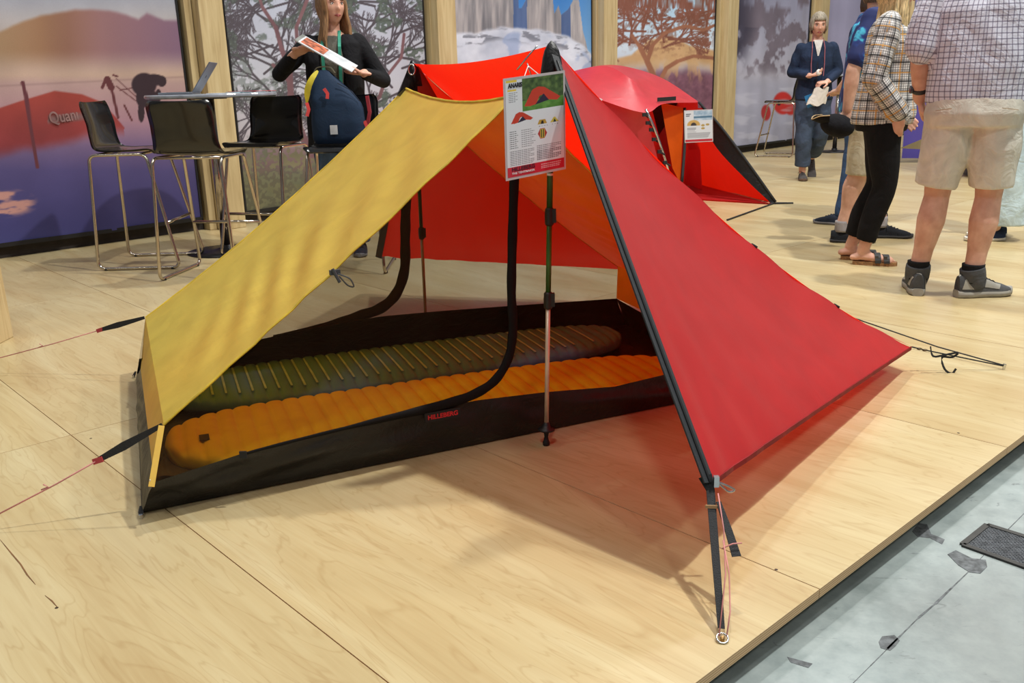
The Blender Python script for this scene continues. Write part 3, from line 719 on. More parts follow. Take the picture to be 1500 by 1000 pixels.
def fbm(x, y, scale, seed=0, octs=4):
    """cheap value noise on arrays"""
    r = np.random.RandomState(seed); out = np.zeros_like(x, float); amp = 1.0; tot = 0
    for o in range(octs):
        g = r.rand(64, 64); sx, sy = x * scale * 2 ** o + r.rand() * 50, y * scale * 2 ** o + r.rand() * 50
        ix, iy = np.floor(sx).astype(int), np.floor(sy).astype(int); fx, fy = sx - ix, sy - iy
        fx, fy = fx * fx * (3 - 2 * fx), fy * fy * (3 - 2 * fy); G = lambda a, b: g[a % 64, b % 64]
        out += amp * ((G(ix, iy) * (1 - fx) + G(ix + 1, iy) * fx) * (1 - fy) + (G(ix, iy + 1) * (1 - fx) + G(ix + 1, iy + 1) * fx) * fy); tot += amp; amp *= .5
    return out / tot
def mixc(base, mask, c):
    c = np.asarray(c, float)
    if c.ndim == 1: c = c[None, :]
    return base * (1 - mask[:, None]) + c * mask[:, None]
def sm(a, b, x): t = np.clip((x - a) / (b - a), 0, 1); return t * t * (3 - 2 * t)
def in_poly(x, y, poly):
    r = np.zeros_like(x, bool); n = len(poly); j = n - 1
    for i in range(n):
        xi, yi = poly[i]; xj, yj = poly[j]
        c = ((yi > y) != (yj > y)) & (x < (xj - xi) * (y - yi) / (yj - yi + 1e-12) + xi); r ^= c; j = i
    return r.astype(float)
def seg_dist(x, y, a, b):
    ax, ay = a; bx, by = b; dx, dy = bx - ax, by - ay; t = np.clip(((x - ax) * dx + (y - ay) * dy) / (dx * dx + dy * dy + 1e-9), 0, 1)
    return np.hypot(x - ax - t * dx, y - ay - t * dy)
def paint_card(u, v):
    # layout in a 90 x 150 field, y downwards
    x, y = u * 90, (1 - v) * 150; c = np.full((len(u), 3), (222, 226, 232.0))
    ph = ((x > 25) & (y < 50)).astype(float) * (y < 50 - 0 * x)
    g = fbm(x, y, .16, 3); leaf = np.stack([30 + 90 * g, 50 + 95 * g, 28 + 50 * g], 1)
    grass = np.stack([60 + 60 * g, 110 + 60 * g, 40 + 40 * g], 1)
    c = mixc(c, ph * (y <= 34), leaf); c = mixc(c, ph * (y > 34), grass)
    T = lambda o: [(px_ * o[2] + o[0], py_ * o[2] + o[1]) for px_, py_ in ((0, 30), (14, 4), (24, 0), (34, 2), (62, 22), (56, 27), (40, 24), (33, 14), (26, 16), (20, 29), (10, 31))]
    def tentpic(o, c):
        P = T(o); c = mixc(c, in_poly(x, y, P), (196, 62, 42))
        hole = [(33 * o[2] + o[0], 13 * o[2] + o[1]), (42 * o[2] + o[0], 25 * o[2] + o[1]), (18 * o[2] + o[0], 30 * o[2] + o[1])]
        return mixc(c, in_poly(x, y, hole), (44, 36, 60))
    c = tentpic((28, 15, .92), c); c = tentpic((7, 50, .55), c)
    c = mixc(c, ((x < 17) & (x > 1) & (y < 3.6)).astype(float), (226, 196, 74)); c = mixc(c, ((x < 16) & (x > 3) & (y > 14) & (y < 17)).astype(float), (226, 196, 74))
    line = lambda x0, x1, yy, h=.7: ((x > x0) & (x < x1) & (np.abs(y - yy) < h) & (np.sin(x * 5) > -.75)).astype(float)
    for k in range(6): c = mixc(c, line(4, 18 - 3 * (k % 2), 19.5 + 2.7 * k, .5), (120, 122, 128))
    for k in range(9):
        c = mixc(c, line(4, 15 + (k % 3), 79 + 3.2 * k, .55), (70, 72, 80)); c = mixc(c, line(22, 38 + (k * 5) % 8, 79 + 3.2 * k, .55), (120, 122, 130)); c = mixc(c, ((x > 4) & (x < 42) & (np.abs(y - 80.7 - 3.2 * k) < .18)).astype(float), (170, 174, 180))
    for k in range(9):
        c = mixc(c, line(4, 42 - (k * 7) % 9 * (k % 3 == 2), 110 + 2.7 * k), (96, 98, 106)); c = mixc(c, line(46, 85 - (k * 11) % 14 * (k % 3 == 2), 108 + 2.7 * k), (96, 98, 106))
    c = mixc(c, in_poly(x, y, [(48, 74), (51, 67), (60, 67), (63, 74)]), (186, 150, 60)); c = mixc(c, in_poly(x, y, [(53, 74), (54.5, 69), (57, 69), (58, 74)]), (40, 36, 34))
    c = mixc(c, in_poly(x, y, [(68, 74), (74, 66), (76, 66), (82, 74)]), (206, 190, 84)); c = mixc(c, in_poly(x, y, [(73, 74), (75, 68.5), (78, 74)]), (40, 60, 50))
    c = mixc(c, in_poly(x, y, [(48, 89), (52, 81), (59, 81), (63, 89), (59, 97), (52, 97)]), (176, 60, 56)); c = mixc(c, in_poly(x, y, [(52, 82), (59, 82), (59, 96), (52, 96)]), (206, 190, 84))
    for q in (53.2, 56.4): c = mixc(c, ((x > q) & (x < q + 1.8) & (y > 82.5) & (y < 95.5)).astype(float), (50, 50, 46))
    for q in (51, 55, 59, 63, 72, 76, 80): c = mixc(c, line(q - 1, q + 1, 77.5, .4), (110, 110, 116))
    c = mixc(c, (y > 134).astype(float), (200, 44, 62))
    for k in range(3): c = mixc(c, line(52, 85 - k, 138.5 + 3 * k, .6), (232, 200, 206))
    return c
cTL, cTR, cBR, cBL = at_y(740, 119, 2.50), at_y(825, 107, 2.60), at_y(828, 249, 2.60), at_y(744, 261, 2.50)
card, O, xd, yd_, cn, Wd, Hd = make_card('information_card', cTL, cTR, cBL, cBR, 'white information card with red band hanging from the tent peak', paint_card, 170, 280)
M_INK = plain('black_ink', (36, 34, 38), .5)
text_part('title_lettering', 'ANARIS', M_INK, card, O + cn * .0006 + xd * Wd * .045 + yd_ * Hd * .925, xd, yd_, .016, Wd * .235, .0007)
text_part('brand_lettering', 'HiLLEBERG', plain('dark_brand_ink', (70, 26, 44), .5), card, O + cn * .0006 + xd * Wd * .07 + yd_ * Hd * .060, xd, yd_, .015, Wd * .40, .0003)
text_part('brand_line', 'THE TENTMAKER', plain('white_ink', (235, 225, 228), .5), card, O + cn * .0006 + xd * Wd * .07 + yd_ * Hd * .026, xd, yd_, .0075, Wd * .40, .0002)
mb = MB(); hk = (cTL + cTR) / 2 + A(-.005, 0, .0); mb.tube(rounded([hk + xd * -.03, cl + A(.002, -.03, -.02), hk + xd * .02 + yd_ * .004], .01), .0012, 6); mb.build('hanging_thread', plain('white_thread', (205, 196, 190), .6), card)
# ------------------------------------------------------------------ printed fabric banners between the posts
def branches(segs, x, y, ang, L, w, depth, rnd, spread=.6, droop=0.0, shrink=.74):
    x1, y1 = x + math.cos(ang) * L, y - math.sin(ang) * L
    segs.append((x, y, x1, y1, w))
    if depth == 0: return
    for k in range(2 if rnd.random() < .75 else 3):
        branches(segs, x1, y1, ang + rnd.uniform(-spread, spread) - droop * math.cos(ang), L * rnd.uniform(shrink - .12, shrink + .1), w * .66, depth - 1, rnd, spread, droop, shrink)
def draw(c, x, y, segs, colr, soft=.7):
    m = np.zeros_like(x)
    for x0, y0, x1, y1, w in segs:
        pad = w + 2; sel = np.where((x > min(x0, x1) - pad) & (x < max(x0, x1) + pad) & (y > min(y0, y1) - pad) & (y < max(y0, y1) + pad))[0]
        if len(sel) == 0: continue
        d = seg_dist(x[sel], y[sel], (x0, y0), (x1, y1)); m[sel] = np.maximum(m[sel], np.clip((w / 2 + soft - d) / soft, 0, 1))
    return mixc(c, m, colr), m
def ell(x, y, cx, cy, rx, ry, soft=.15): d = np.hypot((x - cx) / rx, (y - cy) / ry); return np.clip((1 + soft - d) / soft, 0, 1)
def grad(y, stops):
    ys = [s[0] for s in stops]; return np.stack([np.interp(y, ys, [s[1][k] for s in stops]) for k in range(3)], 1)

def paint_sunset(x, y):
    n = fbm(x, y, .02, 1, 5); n2 = fbm(x, y, .004, 2, 3)
    c = grad(y, [(-200, (140, 150, 170)), (0, (158, 160, 172)), (30, (176, 170, 172)), (110, (186, 158, 142)), (122, (176, 146, 142)), (175, (164, 126, 138)), (215, (112, 92, 128)), (250, (78, 70, 118)), (330, (62, 60, 112)), (400, (66, 72, 128))])
    c = c * (0.94 + .12 * n[:, None])
    my = np.interp(x, [-200, 0, 20, 60, 110, 160, 185, 203, 215, 240, 270, 300], [90, 46, 36, 22, 13, 15, 20, 27, 19, 29, 30, 40]) + 4 * (n - .5)
    mt = np.stack([np.interp(x, [0, 60, 100, 150, 260], v) for v in ((158, 150, 140, 144, 126), (128, 112, 100, 106, 96), (98, 84, 84, 108, 118))], 1)
    c = mixc(c, sm(-3, 5, y - my) * (1 - sm(70, 112, y)), mt)
    c = mixc(c, np.clip(1 - np.abs(y - (126 - .05 * x)) / 2.2, 0, 1) * .35, (120, 92, 96))
    # tent, ski, silhouettes
    top = np.interp(x, [-60, 0, 30, 80, 120, 150, 170, 185], [170, 158, 148, 133, 138, 150, 172, 190])
    tm = sm(-1.5, 1.5, y - top) * (1 - sm(212, 236, y + 16 * (n - .5) + x * .16)) * (x < 182)
    c = mixc(c, tm, np.stack([148 - .25 * (y - 130), 60 - .12 * (y - 130), 50 + .05 * (y - 130)], 1) * (.9 + .25 * n[:, None]))
    c = mixc(c, np.clip(1 - np.abs(y - (175 - .09 * (x - 70))) / 7, 0, 1) ** .5 * (x > 70) * (x < 125), (122, 92, 92))
    c, _ = draw(c, x, y, [(33, 121, 38, 140, 5), (38, 140, 48, 205, 5), (48, 205, 55, 244, 5)], (96, 48, 56))
    c, _ = draw(c, x, y, [(157, 116, 163, 128, 9), (163, 128, 168, 150, 3.4), (168, 150, 173, 172, 3.4), (150, 128, 155, 116, 4), (166, 110, 172, 112, 2), (170, 115, 200, 142, .8), (170, 126, 205, 152, .8), (182, 154, 193, 176, 2), (176, 132, 200, 128, .8)], (92, 46, 50))
    dark = np.maximum.reduce([ell(x, y, 211, 124, 17, 16), ell(x, y, 225, 117, 15, 8), ell(x, y, 237, 119, 6.5, 7.5), ell(x, y, 209, 142, 9, 15), ell(x, y, 207, 163, 4.5, 15), ell(x, y, 222, 143, 13, 9), ell(x, y, 219, 160, 3.8, 12), ell(x, y, 232, 140, 4, 9)])
    c = mixc(c, dark, (50, 34, 42)); c = mixc(c, np.maximum(ell(x, y, 244, 160, 22, 10, .3), ell(x, y, 262, 166, 14, 7, .3)) * .8, (78, 52, 58))
    c = mixc(c, ell(x, y, 243, 163, 4, 3, .6) * .8, (70, 170, 100))
    c = mixc(c, ell(x, y, 8, 297, 34, 15, .5) * sm(.35, .6, fbm(x * .6 + y * .5, y * 2.2, .07, 77, 3)) * .85, (206, 150, 132))
    c = mixc(c, sm(-2, 2, y - (372 - .155 * x)) * .7, (82, 92, 150))
    return c
def paint_pine(x, y):
    n = fbm(x, y, .03, 5, 5); n2 = fbm(x, y, .25, 6, 2)
    c = grad(y, [(-200, (168, 176, 196)), (0, (176, 182, 200)), (120, (186, 188, 200)), (205, (176, 170, 178)), (218, (128, 108, 112)), (240, (112, 92, 92)), (262, (96, 92, 74)), (340, (84, 84, 62))])
    c = mixc(c, sm(205, 225, y) * .8 * (n2 > .5), np.stack([80 + 60 * n, 84 + 50 * n, 60 + 40 * n], 1))
    rnd = random.Random(11); segs = []
    for k in range(26): branches(segs, 418 + rnd.uniform(-40, 30), 150 - k * 7, rnd.uniform(.4, 3.8), 34, 2.6, 6, rnd, .55, .12)
    for k in range(26): branches(segs, 555 + rnd.uniform(-50, 50), 170 - k * 7, rnd.uniform(-.5, 3.6), 34, 2.6, 6, rnd, .6, .1)
    for k in range(12): branches(segs, 350 + k * 24, 215, rnd.uniform(.8, 2.4), 26, 2.0, 5, rnd, .7)
    c, m = draw(c, x, y, segs, (78, 72, 80), .8)
    fol = sm(.50, .60, fbm(x, y, .045, 8, 5)) * np.maximum.reduce([ell(x, y, 560, 60, 100, 130, .5), ell(x, y, 400, 10, 100, 70, .6) * .8, ell(x, y, 480, 40, 120, 160, .9) * .6]) * sm(.38, .6, n2 + .12)
    c = mixc(c, fol * .9, np.stack([52 + 46 * n2, 64 + 44 * n2, 62 + 36 * n2], 1))
    trunk = [(458, 226, 446, 206, 10), (446, 206, 434, 176, 10), (434, 176, 426, 140, 9), (426, 140, 424, 104, 8), (424, 104, 412, 70, 6), (412, 70, 404, 40, 5), (404, 40, 384, 10, 4), (384, 10, 372, -30, 3), (424, 104, 436, 76, 5), (436, 76, 434, 40, 4), (434, 40, 450, 0, 4), (520, 190, 532, 164, 4), (532, 164, 556, 142, 4), (556, 142, 566, 112, 4), (566, 112, 588, 84, 3), (588, 84, 592, 50, 3), (400, 95, 424, 120, 4)]
    c, _ = draw(c, x, y, trunk, np.stack([116 + 40 * (n - .5), 84 + 30 * (n - .5), 90 + 30 * (n - .5)], 1), 1.2)
    return c
def paint_towers(x, y):
    n = fbm(x, y, .05, 21, 5); st = fbm(x * 4, y * .35, .05, 22, 4)
    c = grad(y, [(-200, (36, 92, 170)), (0, (62, 124, 194)), (90, (120, 170, 216))]); c = mixc(c, sm(820, 872, x) * .3, (150, 190, 225))
    base = np.interp(x, [660, 700, 740, 790, 830, 855, 875], [48, 46, 40, 44, 52, 66, 88]) + 10 * (n - .5)
    topy = np.interp(x, [660, 735, 738, 757, 760, 764, 802, 806, 812, 818, 822, 832, 842, 848, 854, 858, 864], [-90, -90, -70, -70, 12, 12, -60, -40, 20, 8, 22, 14, -4, 0, 46, 60, 90])
    rock = np.stack([96 + 110 * st, 98 + 100 * st, 106 + 90 * st], 1)
    c = mixc(c, sm(-1, 1, y - topy), rock)
    c = mixc(c, sm(-1, 1, y - topy) * (((x > 752) & (x < 772)) | ((x > 822) & (x < 836))) * .75, (54, 84, 140))
    snow = np.stack([190 + 60 * (n - .3), 198 + 56 * (n - .3), 214 + 50 * (n - .3)], 1)
    c = mixc(c, sm(-3, 3, y - base) * (x < 866), snow)
    band = sm(.5, .62, fbm(x, y * 3, .06, 24, 4)) * sm(0, 6, y - base) * (1 - sm(14, 24, y - base)); c = mixc(c, band * .75, (104, 108, 120))
    c = mixc(c, sm(.55, .66, fbm(x, y, .035, 25, 4)) * sm(4, 12, y - base) * .55, (132, 154, 196))
    return c
def paint_acacia(x, y):
    n = fbm(x, y, .04, 31, 5); n2 = fbm(x, y, .2, 32, 3)
    c = grad(y, [(-200, (120, 170, 220)), (0, (170, 205, 232)), (70, (206, 220, 236)), (100, (190, 190, 205)), (112, (130, 96, 112)), (200, (112, 76, 96))])
    hill = np.interp(x, [900, 925, 950, 985, 1010, 1060], [86, 80, 58, 52, 66, 76]); c = mixc(c, sm(-2, 3, y - hill) * (1 - sm(92, 116, y + 12 * n)), np.stack([196 + 40 * (n - .5), 158 + 40 * (n - .5), 116 + 40 * (n - .5)], 1))
    c = mixc(c, sm(95, 118, y + 18 * (n - .5)) * .9, np.stack([122 + 50 * (n2 - .5), 82 + 40 * (n2 - .5), 100 + 40 * (n2 - .5)], 1))
    c = mixc(c, sm(.45, .62, fbm(x * 1.5, y * .6, .08, 34, 3)) * sm(80, 96, y) * (1 - sm(104, 128, y)) * .6, (206, 164, 112))
    rnd = random.Random(5); segs = []
    for k in range(22): branches(segs, 930 + rnd.uniform(-20, 50), 74 - k * 4, rnd.uniform(-.3, 3.6), 20, 2.2, 6, rnd, .5, .05)
    for k in range(22): branches(segs, 1005 + rnd.uniform(-40, 50), 66 - k * 4, rnd.uniform(-.3, 3.5), 18, 2.2, 6, rnd, .55, .05)
    c, _ = draw(c, x, y, segs, (132, 84, 70), .8)
    c = mixc(c, sm(.5, .62, n2) * ell(x, y, 975, 10, 90, 52, .5) * .55, (120, 74, 58))
    c, _ = draw(c, x, y, [(958, 112, 948, 90, 7), (948, 90, 938, 70, 6), (938, 70, 926, 52, 4), (968, 116, 976, 100, 5), (976, 100, 992, 90, 5), (992, 90, 1016, 82, 4), (1016, 82, 1054, 86, 4), (948, 90, 956, 66, 5), (956, 66, 974, 48, 4), (974, 48, 1004, 38, 4), (1004, 38, 1030, 44, 4), (1030, 44, 1054, 34, 3)], np.stack([150 + 40 * (n - .5), 100 + 30 * (n - .5), 78 + 20 * (n - .5)], 1), 1.2)
    return c
def paint_snow(x, y):
    n = fbm(x, y, .035, 41, 5); r = fbm(x * 1.3, y * .8, .05, 42, 5)
    c = grad(y, [(-200, (120, 120, 150)), (0, (150, 150, 172)), (110, (188, 186, 200)), (125, (176, 176, 194)), (220, (172, 174, 196))]) * (.94 + .12 * n[:, None])
    dark = sm(.47, .56, r) * (1 - sm(88, 120, y + 24 * (n - .5))); c = mixc(c, dark * .8, np.stack([94 + 30 * n, 82 + 30 * n, 92 + 30 * n], 1))
    lf = sm(1112, 1084, x + .35 * (y - 60) * (y > 40)) * (1 - sm(100, 114, y)) * sm(.3, .48, r + .1); c = mixc(c, lf * .9, (62, 58, 74))
    c = mixc(c, np.maximum(ell(x, y, 1147, 151, 13, 15, .2), ell(x, y, 1158, 158, 8, 9, .3)), (196, 48, 44)); c = mixc(c, ell(x, y, 1122, 165, 6, 10, .3), (176, 50, 52)); c = mixc(c, ell(x, y, 1141, 152, 2, 2.4, .4), (60, 30, 40))
    c = mixc(c, sm(.55, .68, fbm(x * .5, y * 2, .05, 44, 3)) * sm(120, 130, y) * .5, (206, 206, 220))
    return c
def paint_lavender(x, y):
    n = fbm(x, y, .03, 51, 4); c = grad(y, [(-200, (160, 156, 186)), (60, (172, 168, 196)), (200, (150, 146, 180))]); return c * (.95 + .1 * n[:, None])
def banner(xa, xb, painter, nu, name, label, s_lim=None, z_off=0.0, ztop=2.9):
    sa = wall_s(xa, 5) if xa is not None else s_lim[0]; sb = wall_s(xb, 5) if xb is not None else s_lim[1]
    t = thing(name, label, 'banner', WP((sa + sb) / 2, 0, -.05), group='printed fabric banners on the back wall')
    vis_top = 2.0 if sb > 3 else 1.95
    zs = np.concatenate([np.linspace(.10, vis_top, int(nu * (vis_top - .10) / (sb - sa)) + 2), np.linspace(vis_top, ztop, 14)[1:]])
    nv_ = len(zs) - 1
    def fn(u, v):
        s = sa + (sb - sa) * u; zz = zs[int(round(v * nv_))]
        wave = .010 * math.sin(s * 6.3 + .6 * math.sin(zz * 2)) * (.35 + .65 * zz / 2) + .006 * math.sin(s * 15 + zz)
        return WP(s, zz, -.05 + wave)
    mb = MB(); mb.grid(fn, nu, nv_)
    P = np.array(mb.v); v = P - CAM; w = v @ _f
    x, y = 750 + FPX * (v @ _r) / w, 500 - FPX * (v @ _u) / w
    o = mb.build('printed_fabric', attr_mat('print_' + name, .62, spec=.35), t, True); set_print(o, painter(x, y))
    fm = MB(); K = plain('black_banner_frame', (20, 20, 22), .5)
    for s in (sa, sb): fm.box(WP(s, (ztop + .10) / 2, -.055), (.016, .03, ztop - .10), axes=(w_dir, w_n, A(0, 0, 1)))
    fm.box(WP((sa + sb) / 2, .10, -.058), (sb - sa, .035, .03), axes=(w_dir, w_n, A(0, 0, 1))); fm.box(WP((sa + sb) / 2, ztop, -.055), (sb - sa, .035, .03), axes=(w_dir, w_n, A(0, 0, 1)))
    fm.build('frame', K, t)
    return t, sa, sb
b1, s1a, s1b = banner(None, 262, paint_sunset, 330, 'sunset_banner', 'printed banner of a camp in snow at sunset with a red tent', (-2.6, 0))
banner(332, 624, paint_pine, 330, 'pine_tree_banner', 'printed banner of bare twisted pine trees under grey sky')
banner(669, 871, paint_towers, 230, 'rock_tower_banner', 'printed banner of grey rock towers above snow and blue sky')
banner(907, 1053, paint_acacia, 180, 'acacia_banner', 'printed banner of a bare acacia tree on dry reddish ground')
banner(1086, 1192, paint_snow, 150, 'snow_mountain_banner', 'printed banner of snowy mountains behind the walking woman')
banner(1219, None, paint_lavender, 40, 'lavender_banner', 'pale lavender banner between the navy jacket and the blue shirt', (0, 16.6))
# the name printed on the tent of the sunset banner
tp = at_plane(74, 181, W0 - w_n * .042, w_n)
text_part('printed_name', 'Quann', plain('faded_print', (140, 108, 106), .7, spec=.1), b1, tp, w_dir + A(0, 0, .10), A(0, 0, 1) - w_dir * .10, .115, abs(wall_s(121, 174) - wall_s(74, 181)), .0015, .0001)
# ------------------------------------------------------------------ bar stools, high table and what lies on it
M_SHELL = plain('black_lacquered_shell', (20, 20, 21), .22, 0, .1, coat=.4)
M_TUBE = plain('chromed_tube', (196, 186, 172), .16, 1.0, .04)
def make_stool(label):
    t = thing('bar_stool', label, 'stool', (0, 0, 0), 0, 'black bar stools with chrome frames')     # faces +y
    hw, SH = .25, .775
    for s in (-1, 1):
        loop = rounded([A(s * hw, -.25, .012), A(s * hw * .86, -.22, SH - .03), A(s * hw * .80, .14, SH - .03), A(s * hw, .29, .012)], .05, 6, closed=True)
        mb = MB(); mb.tube(loop, .0105, 10, closed=True); mb.build('side_frame', M_TUBE, t, True, local=True)
        for y in (-.2, .24):
            mb = MB(); mb.lathe([(.013, -.012), (.013, 0), (.010, .003)], (s * hw, y, .012), 10); mb.build('floor_glide', plain('black_plastic', (24, 24, 25), .5), t, local=True)
    mb = MB(); mb.tube([A(-hw * .92, .225, .30), A(hw * .92, .225, .30)], .010, 10); mb.build('foot_rest', M_TUBE, t, True, local=True)
    for y in (-.18, .10):
        mb = MB(); mb.tube([A(-hw * .84, y, SH - .03), A(hw * .84, y, SH - .03)], .009, 10); mb.build('seat_rail', M_TUBE, t, True, local=True)
    prof = smooth_path([A(0, .20, -.025), A(0, .17, .0), A(0, .05, -.006), A(0, -.12, -.008), A(0, -.185, .012), A(0, -.215, .07), A(0, -.235, .16), A(0, -.262, .27), A(0, -.268, .30)], 5); n = len(prof) - 1
    def half(i):
        f = i / n; return np.interp(f, [0, .1, .5, .62, .85, 1], [.19, .215, .215, .205, .205, .18])
    def shell(off):
        def fn(u, v):
            i = int(round(v * n)); p = prof[i]; d = unit(prof[min(i + 1, n)] - prof[max(i - 1, 0)]); nn = np.cross(d, A(1, 0, 0)); nn = -nn if nn[2] < -.2 or (abs(nn[2]) < .7 and nn[1] < 0) else nn
            x = (2 * u - 1); curve = .03 * x * x * np.interp(i / n, [0, .5, .75, 1], [.1, .3, 1.2, 1.2])
            return A(x * half(i), p[1], SH + p[2]) + nn * (curve + off)
        return fn
    mb = MB(); mb.grid(shell(0), 10, n); mb.grid(shell(-.011), 10, n)
    W = 11; o2 = W * (n + 1)
    rim = [i for i in range(W)] + [W * (j + 1) - 1 for j in range(1, n + 1)] + [W * n + i for i in range(W - 2, -1, -1)] + [W * j for j in range(n - 1, 0, -1)]
    mb.f += [(rim[i], rim[(i + 1) % len(rim)], rim[(i + 1) % len(rim)] + o2, rim[i] + o2) for i in range(len(rim))]; mb.mi += [0] * len(rim)
    mb.build('seat_shell', M_SHELL, t, True, local=True)
    return t
# seat A faces the table, B is turned away from us, C stands beyond the table, D carries the rucksack
st = make_stool('black bar stool with chrome frame standing in front of the sunset banner')
st.location = (-2.47, 6.13, 0); st.rotation_euler = (0, 0, -PI / 2); _root[st.name] = (A(-2.47, 6.13, 0), -PI / 2)
dup(st, (-1.88, 5.68, 0), math.radians(-8), 'black bar stool with its glossy back turned to the yellow tent')
cC = at_h(386, 206, .78); dup(st, (cC[0], cC[1], 0), math.radians(165), 'black bar stool beyond the high table, in front of the pine tree banner')
cD = A(-1.03, 5.80, 0); dup(st, (cD[0], cD[1], 0), math.radians(180), 'black bar stool carrying the navy rucksack')
cF = at_h(1141, 228); dup(st, (cF[0], cF[1], 0), math.radians(60), 'black bar stool in front of the snow mountain banner')

tc = A(-2.06, 6.50, 0); TT = 1.105
tab = thing('high_table', 'round high bar table carrying a laptop beside the sunset banner', 'table', tc)
mb = MB(); mb.lathe([(.0, 0), (.27, .0), (.275, .006), (.10, .012), (.04, .03), (.04, .05)], tc, 36); mb.build('base_plate', plain('dark_base_plate', (44, 44, 46), .4, .5), tab, True)
mb = MB(); mb.lathe([(.032, .01), (.032, TT - .03)], tc, 20); mb.build('column', M_TUBE, tab, True)
mb = MB(); mb.lathe([(.12, TT - .035), (.12, TT - .026)], tc, 24); mb.build('top_bracket', M_SHELL, tab)
mb = MB(); mb.lathe([(.0, TT - .026), (.43, TT - .026), (.44, TT - .018), (.44, TT - .006), (.435, TT), (.0, TT)], tc + A(.02, 0, 0), 48); mb.build('table_top', plain('pale_grey_top', (150, 156, 166), .2), tab)
lp = A(-2.12, 6.40, TT); lap = thing('laptop', 'open grey laptop on the high bar table', 'laptop', lp, math.radians(8))
M_ALU = plain('grey_aluminium', (136, 142, 152), .35, .8, .03)
mb = MB(); mb.box((-.10, 0, .009), (.22, .31, .014)); mb.build('base', M_ALU, lap, local=True, bevel=.003)
mb = MB(); mb.box((-.10, 0, .0165), (.12, .27, .001)); mb.build('keyboard', plain('black_keys', (26, 26, 28), .5), lap, local=True)
ta = math.radians(35); sx = A(math.sin(ta), 0, math.cos(ta)); sn = A(math.cos(ta), 0, -math.sin(ta))
mb = MB(); mb.box(A(.012, 0, .016) + sx * .115, (.23, .31, .007), axes=(sx, A(0, 1, 0), sn)); lid = mb.build('screen_lid', M_ALU, lap, local=True, bevel=.002)
mb = MB(); mb.box(A(.012, 0, .016) + sx * .115 - sn * .004, (.20, .29, .001), axes=(sx, A(0, 1, 0), sn)); mb.build('display', plain('dark_display', (14, 16, 22), .15), lap, local=True)
mb = MB(); mb.lathe([(.012, 0), (.012, .0008)], A(.012, 0, .016) + sx * .12 + sn * .0036, 14, axis=sn); mb.build('lid_emblem', plain('dark_emblem', (70, 74, 82), .2), lap, local=True)
for i, (dx, dy, rz, c, lb) in enumerate(((.16, -.16, .2, (214, 222, 228), 'white leaflet at the edge of the high bar table'), (.30, .02, -.3, (186, 66, 70), 'red and white leaflet beside the laptop'), (.26, -.02, .5, (150, 190, 200), 'pale blue leaflet under the red one'))):
    mb = MB(); c0 = tc + A(dx, dy, TT + .0025 + .004 * (0, 2, 1)[i]); mb.box(c0, (.21, .28, .003), rotz=rz); o = mb.build('leaflet', plain('leaflet_%d' % i, c, .4)); tag(o, lb, 'leaflet', 'leaflets on the high table')
# rucksack on its stool
bp = A(cD[0] - .02, cD[1] + .02, .792); rk = thing('rucksack', 'navy rucksack with yellow lining standing open on a bar stool', 'rucksack', bp, math.radians(4))
M_NAVY = fabric('navy_canvas', (24, 44, 68), 0, None, .75, .25, .35)
def sack(u, v):
    ph = 2 * PI * u; zz = v * .44
    w = np.interp(v, [0, .06, .3, .6, .8, .92, 1], [.150, .165, .165, .155, .125, .09, .05]); d = np.interp(v, [0, .06, .3, .6, .85, 1], [.09, .11, .12, .11, .07, .035])
    cy, s_ = math.cos(ph), math.sin(ph)
    lean = np.interp(v, [0, .5, 1], [0, 0, -.05])
    return A(lean + math.copysign(abs(cy) ** .5, cy) * w, math.copysign(abs(s_) ** .6, s_) * d, zz * (1 - .16 * max(0, cy) * v) + .008 * math.sin(7 * u * 2 * PI) * v * (1 - v))
mb = MB(); mb.grid(sack, 40, 24); mb.grid(lambda u, v: lerp(sack(u, 0), A(0, 0, 0), v), 40, 2); mb.grid(lambda u, v: lerp(sack(u, 1), A(-.05, 0, .43), v), 40, 2); mb.build('bag_body', M_NAVY, rk, True, local=True)
mb = MB(); mb.strip(smooth_path([A(-.175, -.09, .25), A(-.160, -.105, .33), A(-.13, -.100, .39), A(-.095, -.075, .435)], 5), [.012] + [.02, .028, .034, .036, .038, .038, .036, .036, .034, .032, .03, .028, .024, .02, .012], .006, A(.8, .1, -.4)); mb.build('yellow_lining', plain('yellow_lining', (196, 182, 44), .6), rk, local=True)
mb = MB(); mb.strip(smooth_path([A(-.13, .0, .42), A(-.10, 0, .455), A(-.03, 0, .455), A(0, 0, .42)], 5), .07, .006, A(0, 1, 0)); mb.build('top_flap', plain('olive_flap', (84, 82, 66), .7), rk, local=True)
for nm, p, q in (('zip_pull', A(-.172, -.115, .25), A(-.176, -.125, .17)), ('zip_pull', A(-.06, -.125, .33), A(-.045, -.130, .27)), ('side_strap', A(.165, -.06, .13), A(.18, -.07, .02))):
    mb = MB(); mb.strip([p, lerp(p, q, .5) + A(.012, 0, 0), q], .020, .006, A(1, 0, 0)); mb.build(nm, plain('coral_pull', (206, 64, 62), .6), rk, local=True)
mb = MB(); mb.strip([A(.17, .02, .08), A(.195, .02, .18), A(.185, .02, .28)], .05, .02, A(0, 1, .0)); mb.build('side_pocket', plain('dark_red_pocket', (140, 34, 46), .6), rk, local=True)
mb = MB(); mb.box((-.02, -.126, .085), (.045, .004, .055)); lb_ = mb.build('label_patch', plain('pale_patch', (176, 182, 186), .6), rk, local=True)
mb = MB(); mb.strip([A(.02, -.100, .36), A(.09, -.095, .32), A(.145, -.08, .25)], .006, .004, A(0, -1, .2)); mb.build('front_zip', plain('dark_zip', (20, 26, 36), .5), rk, local=True)

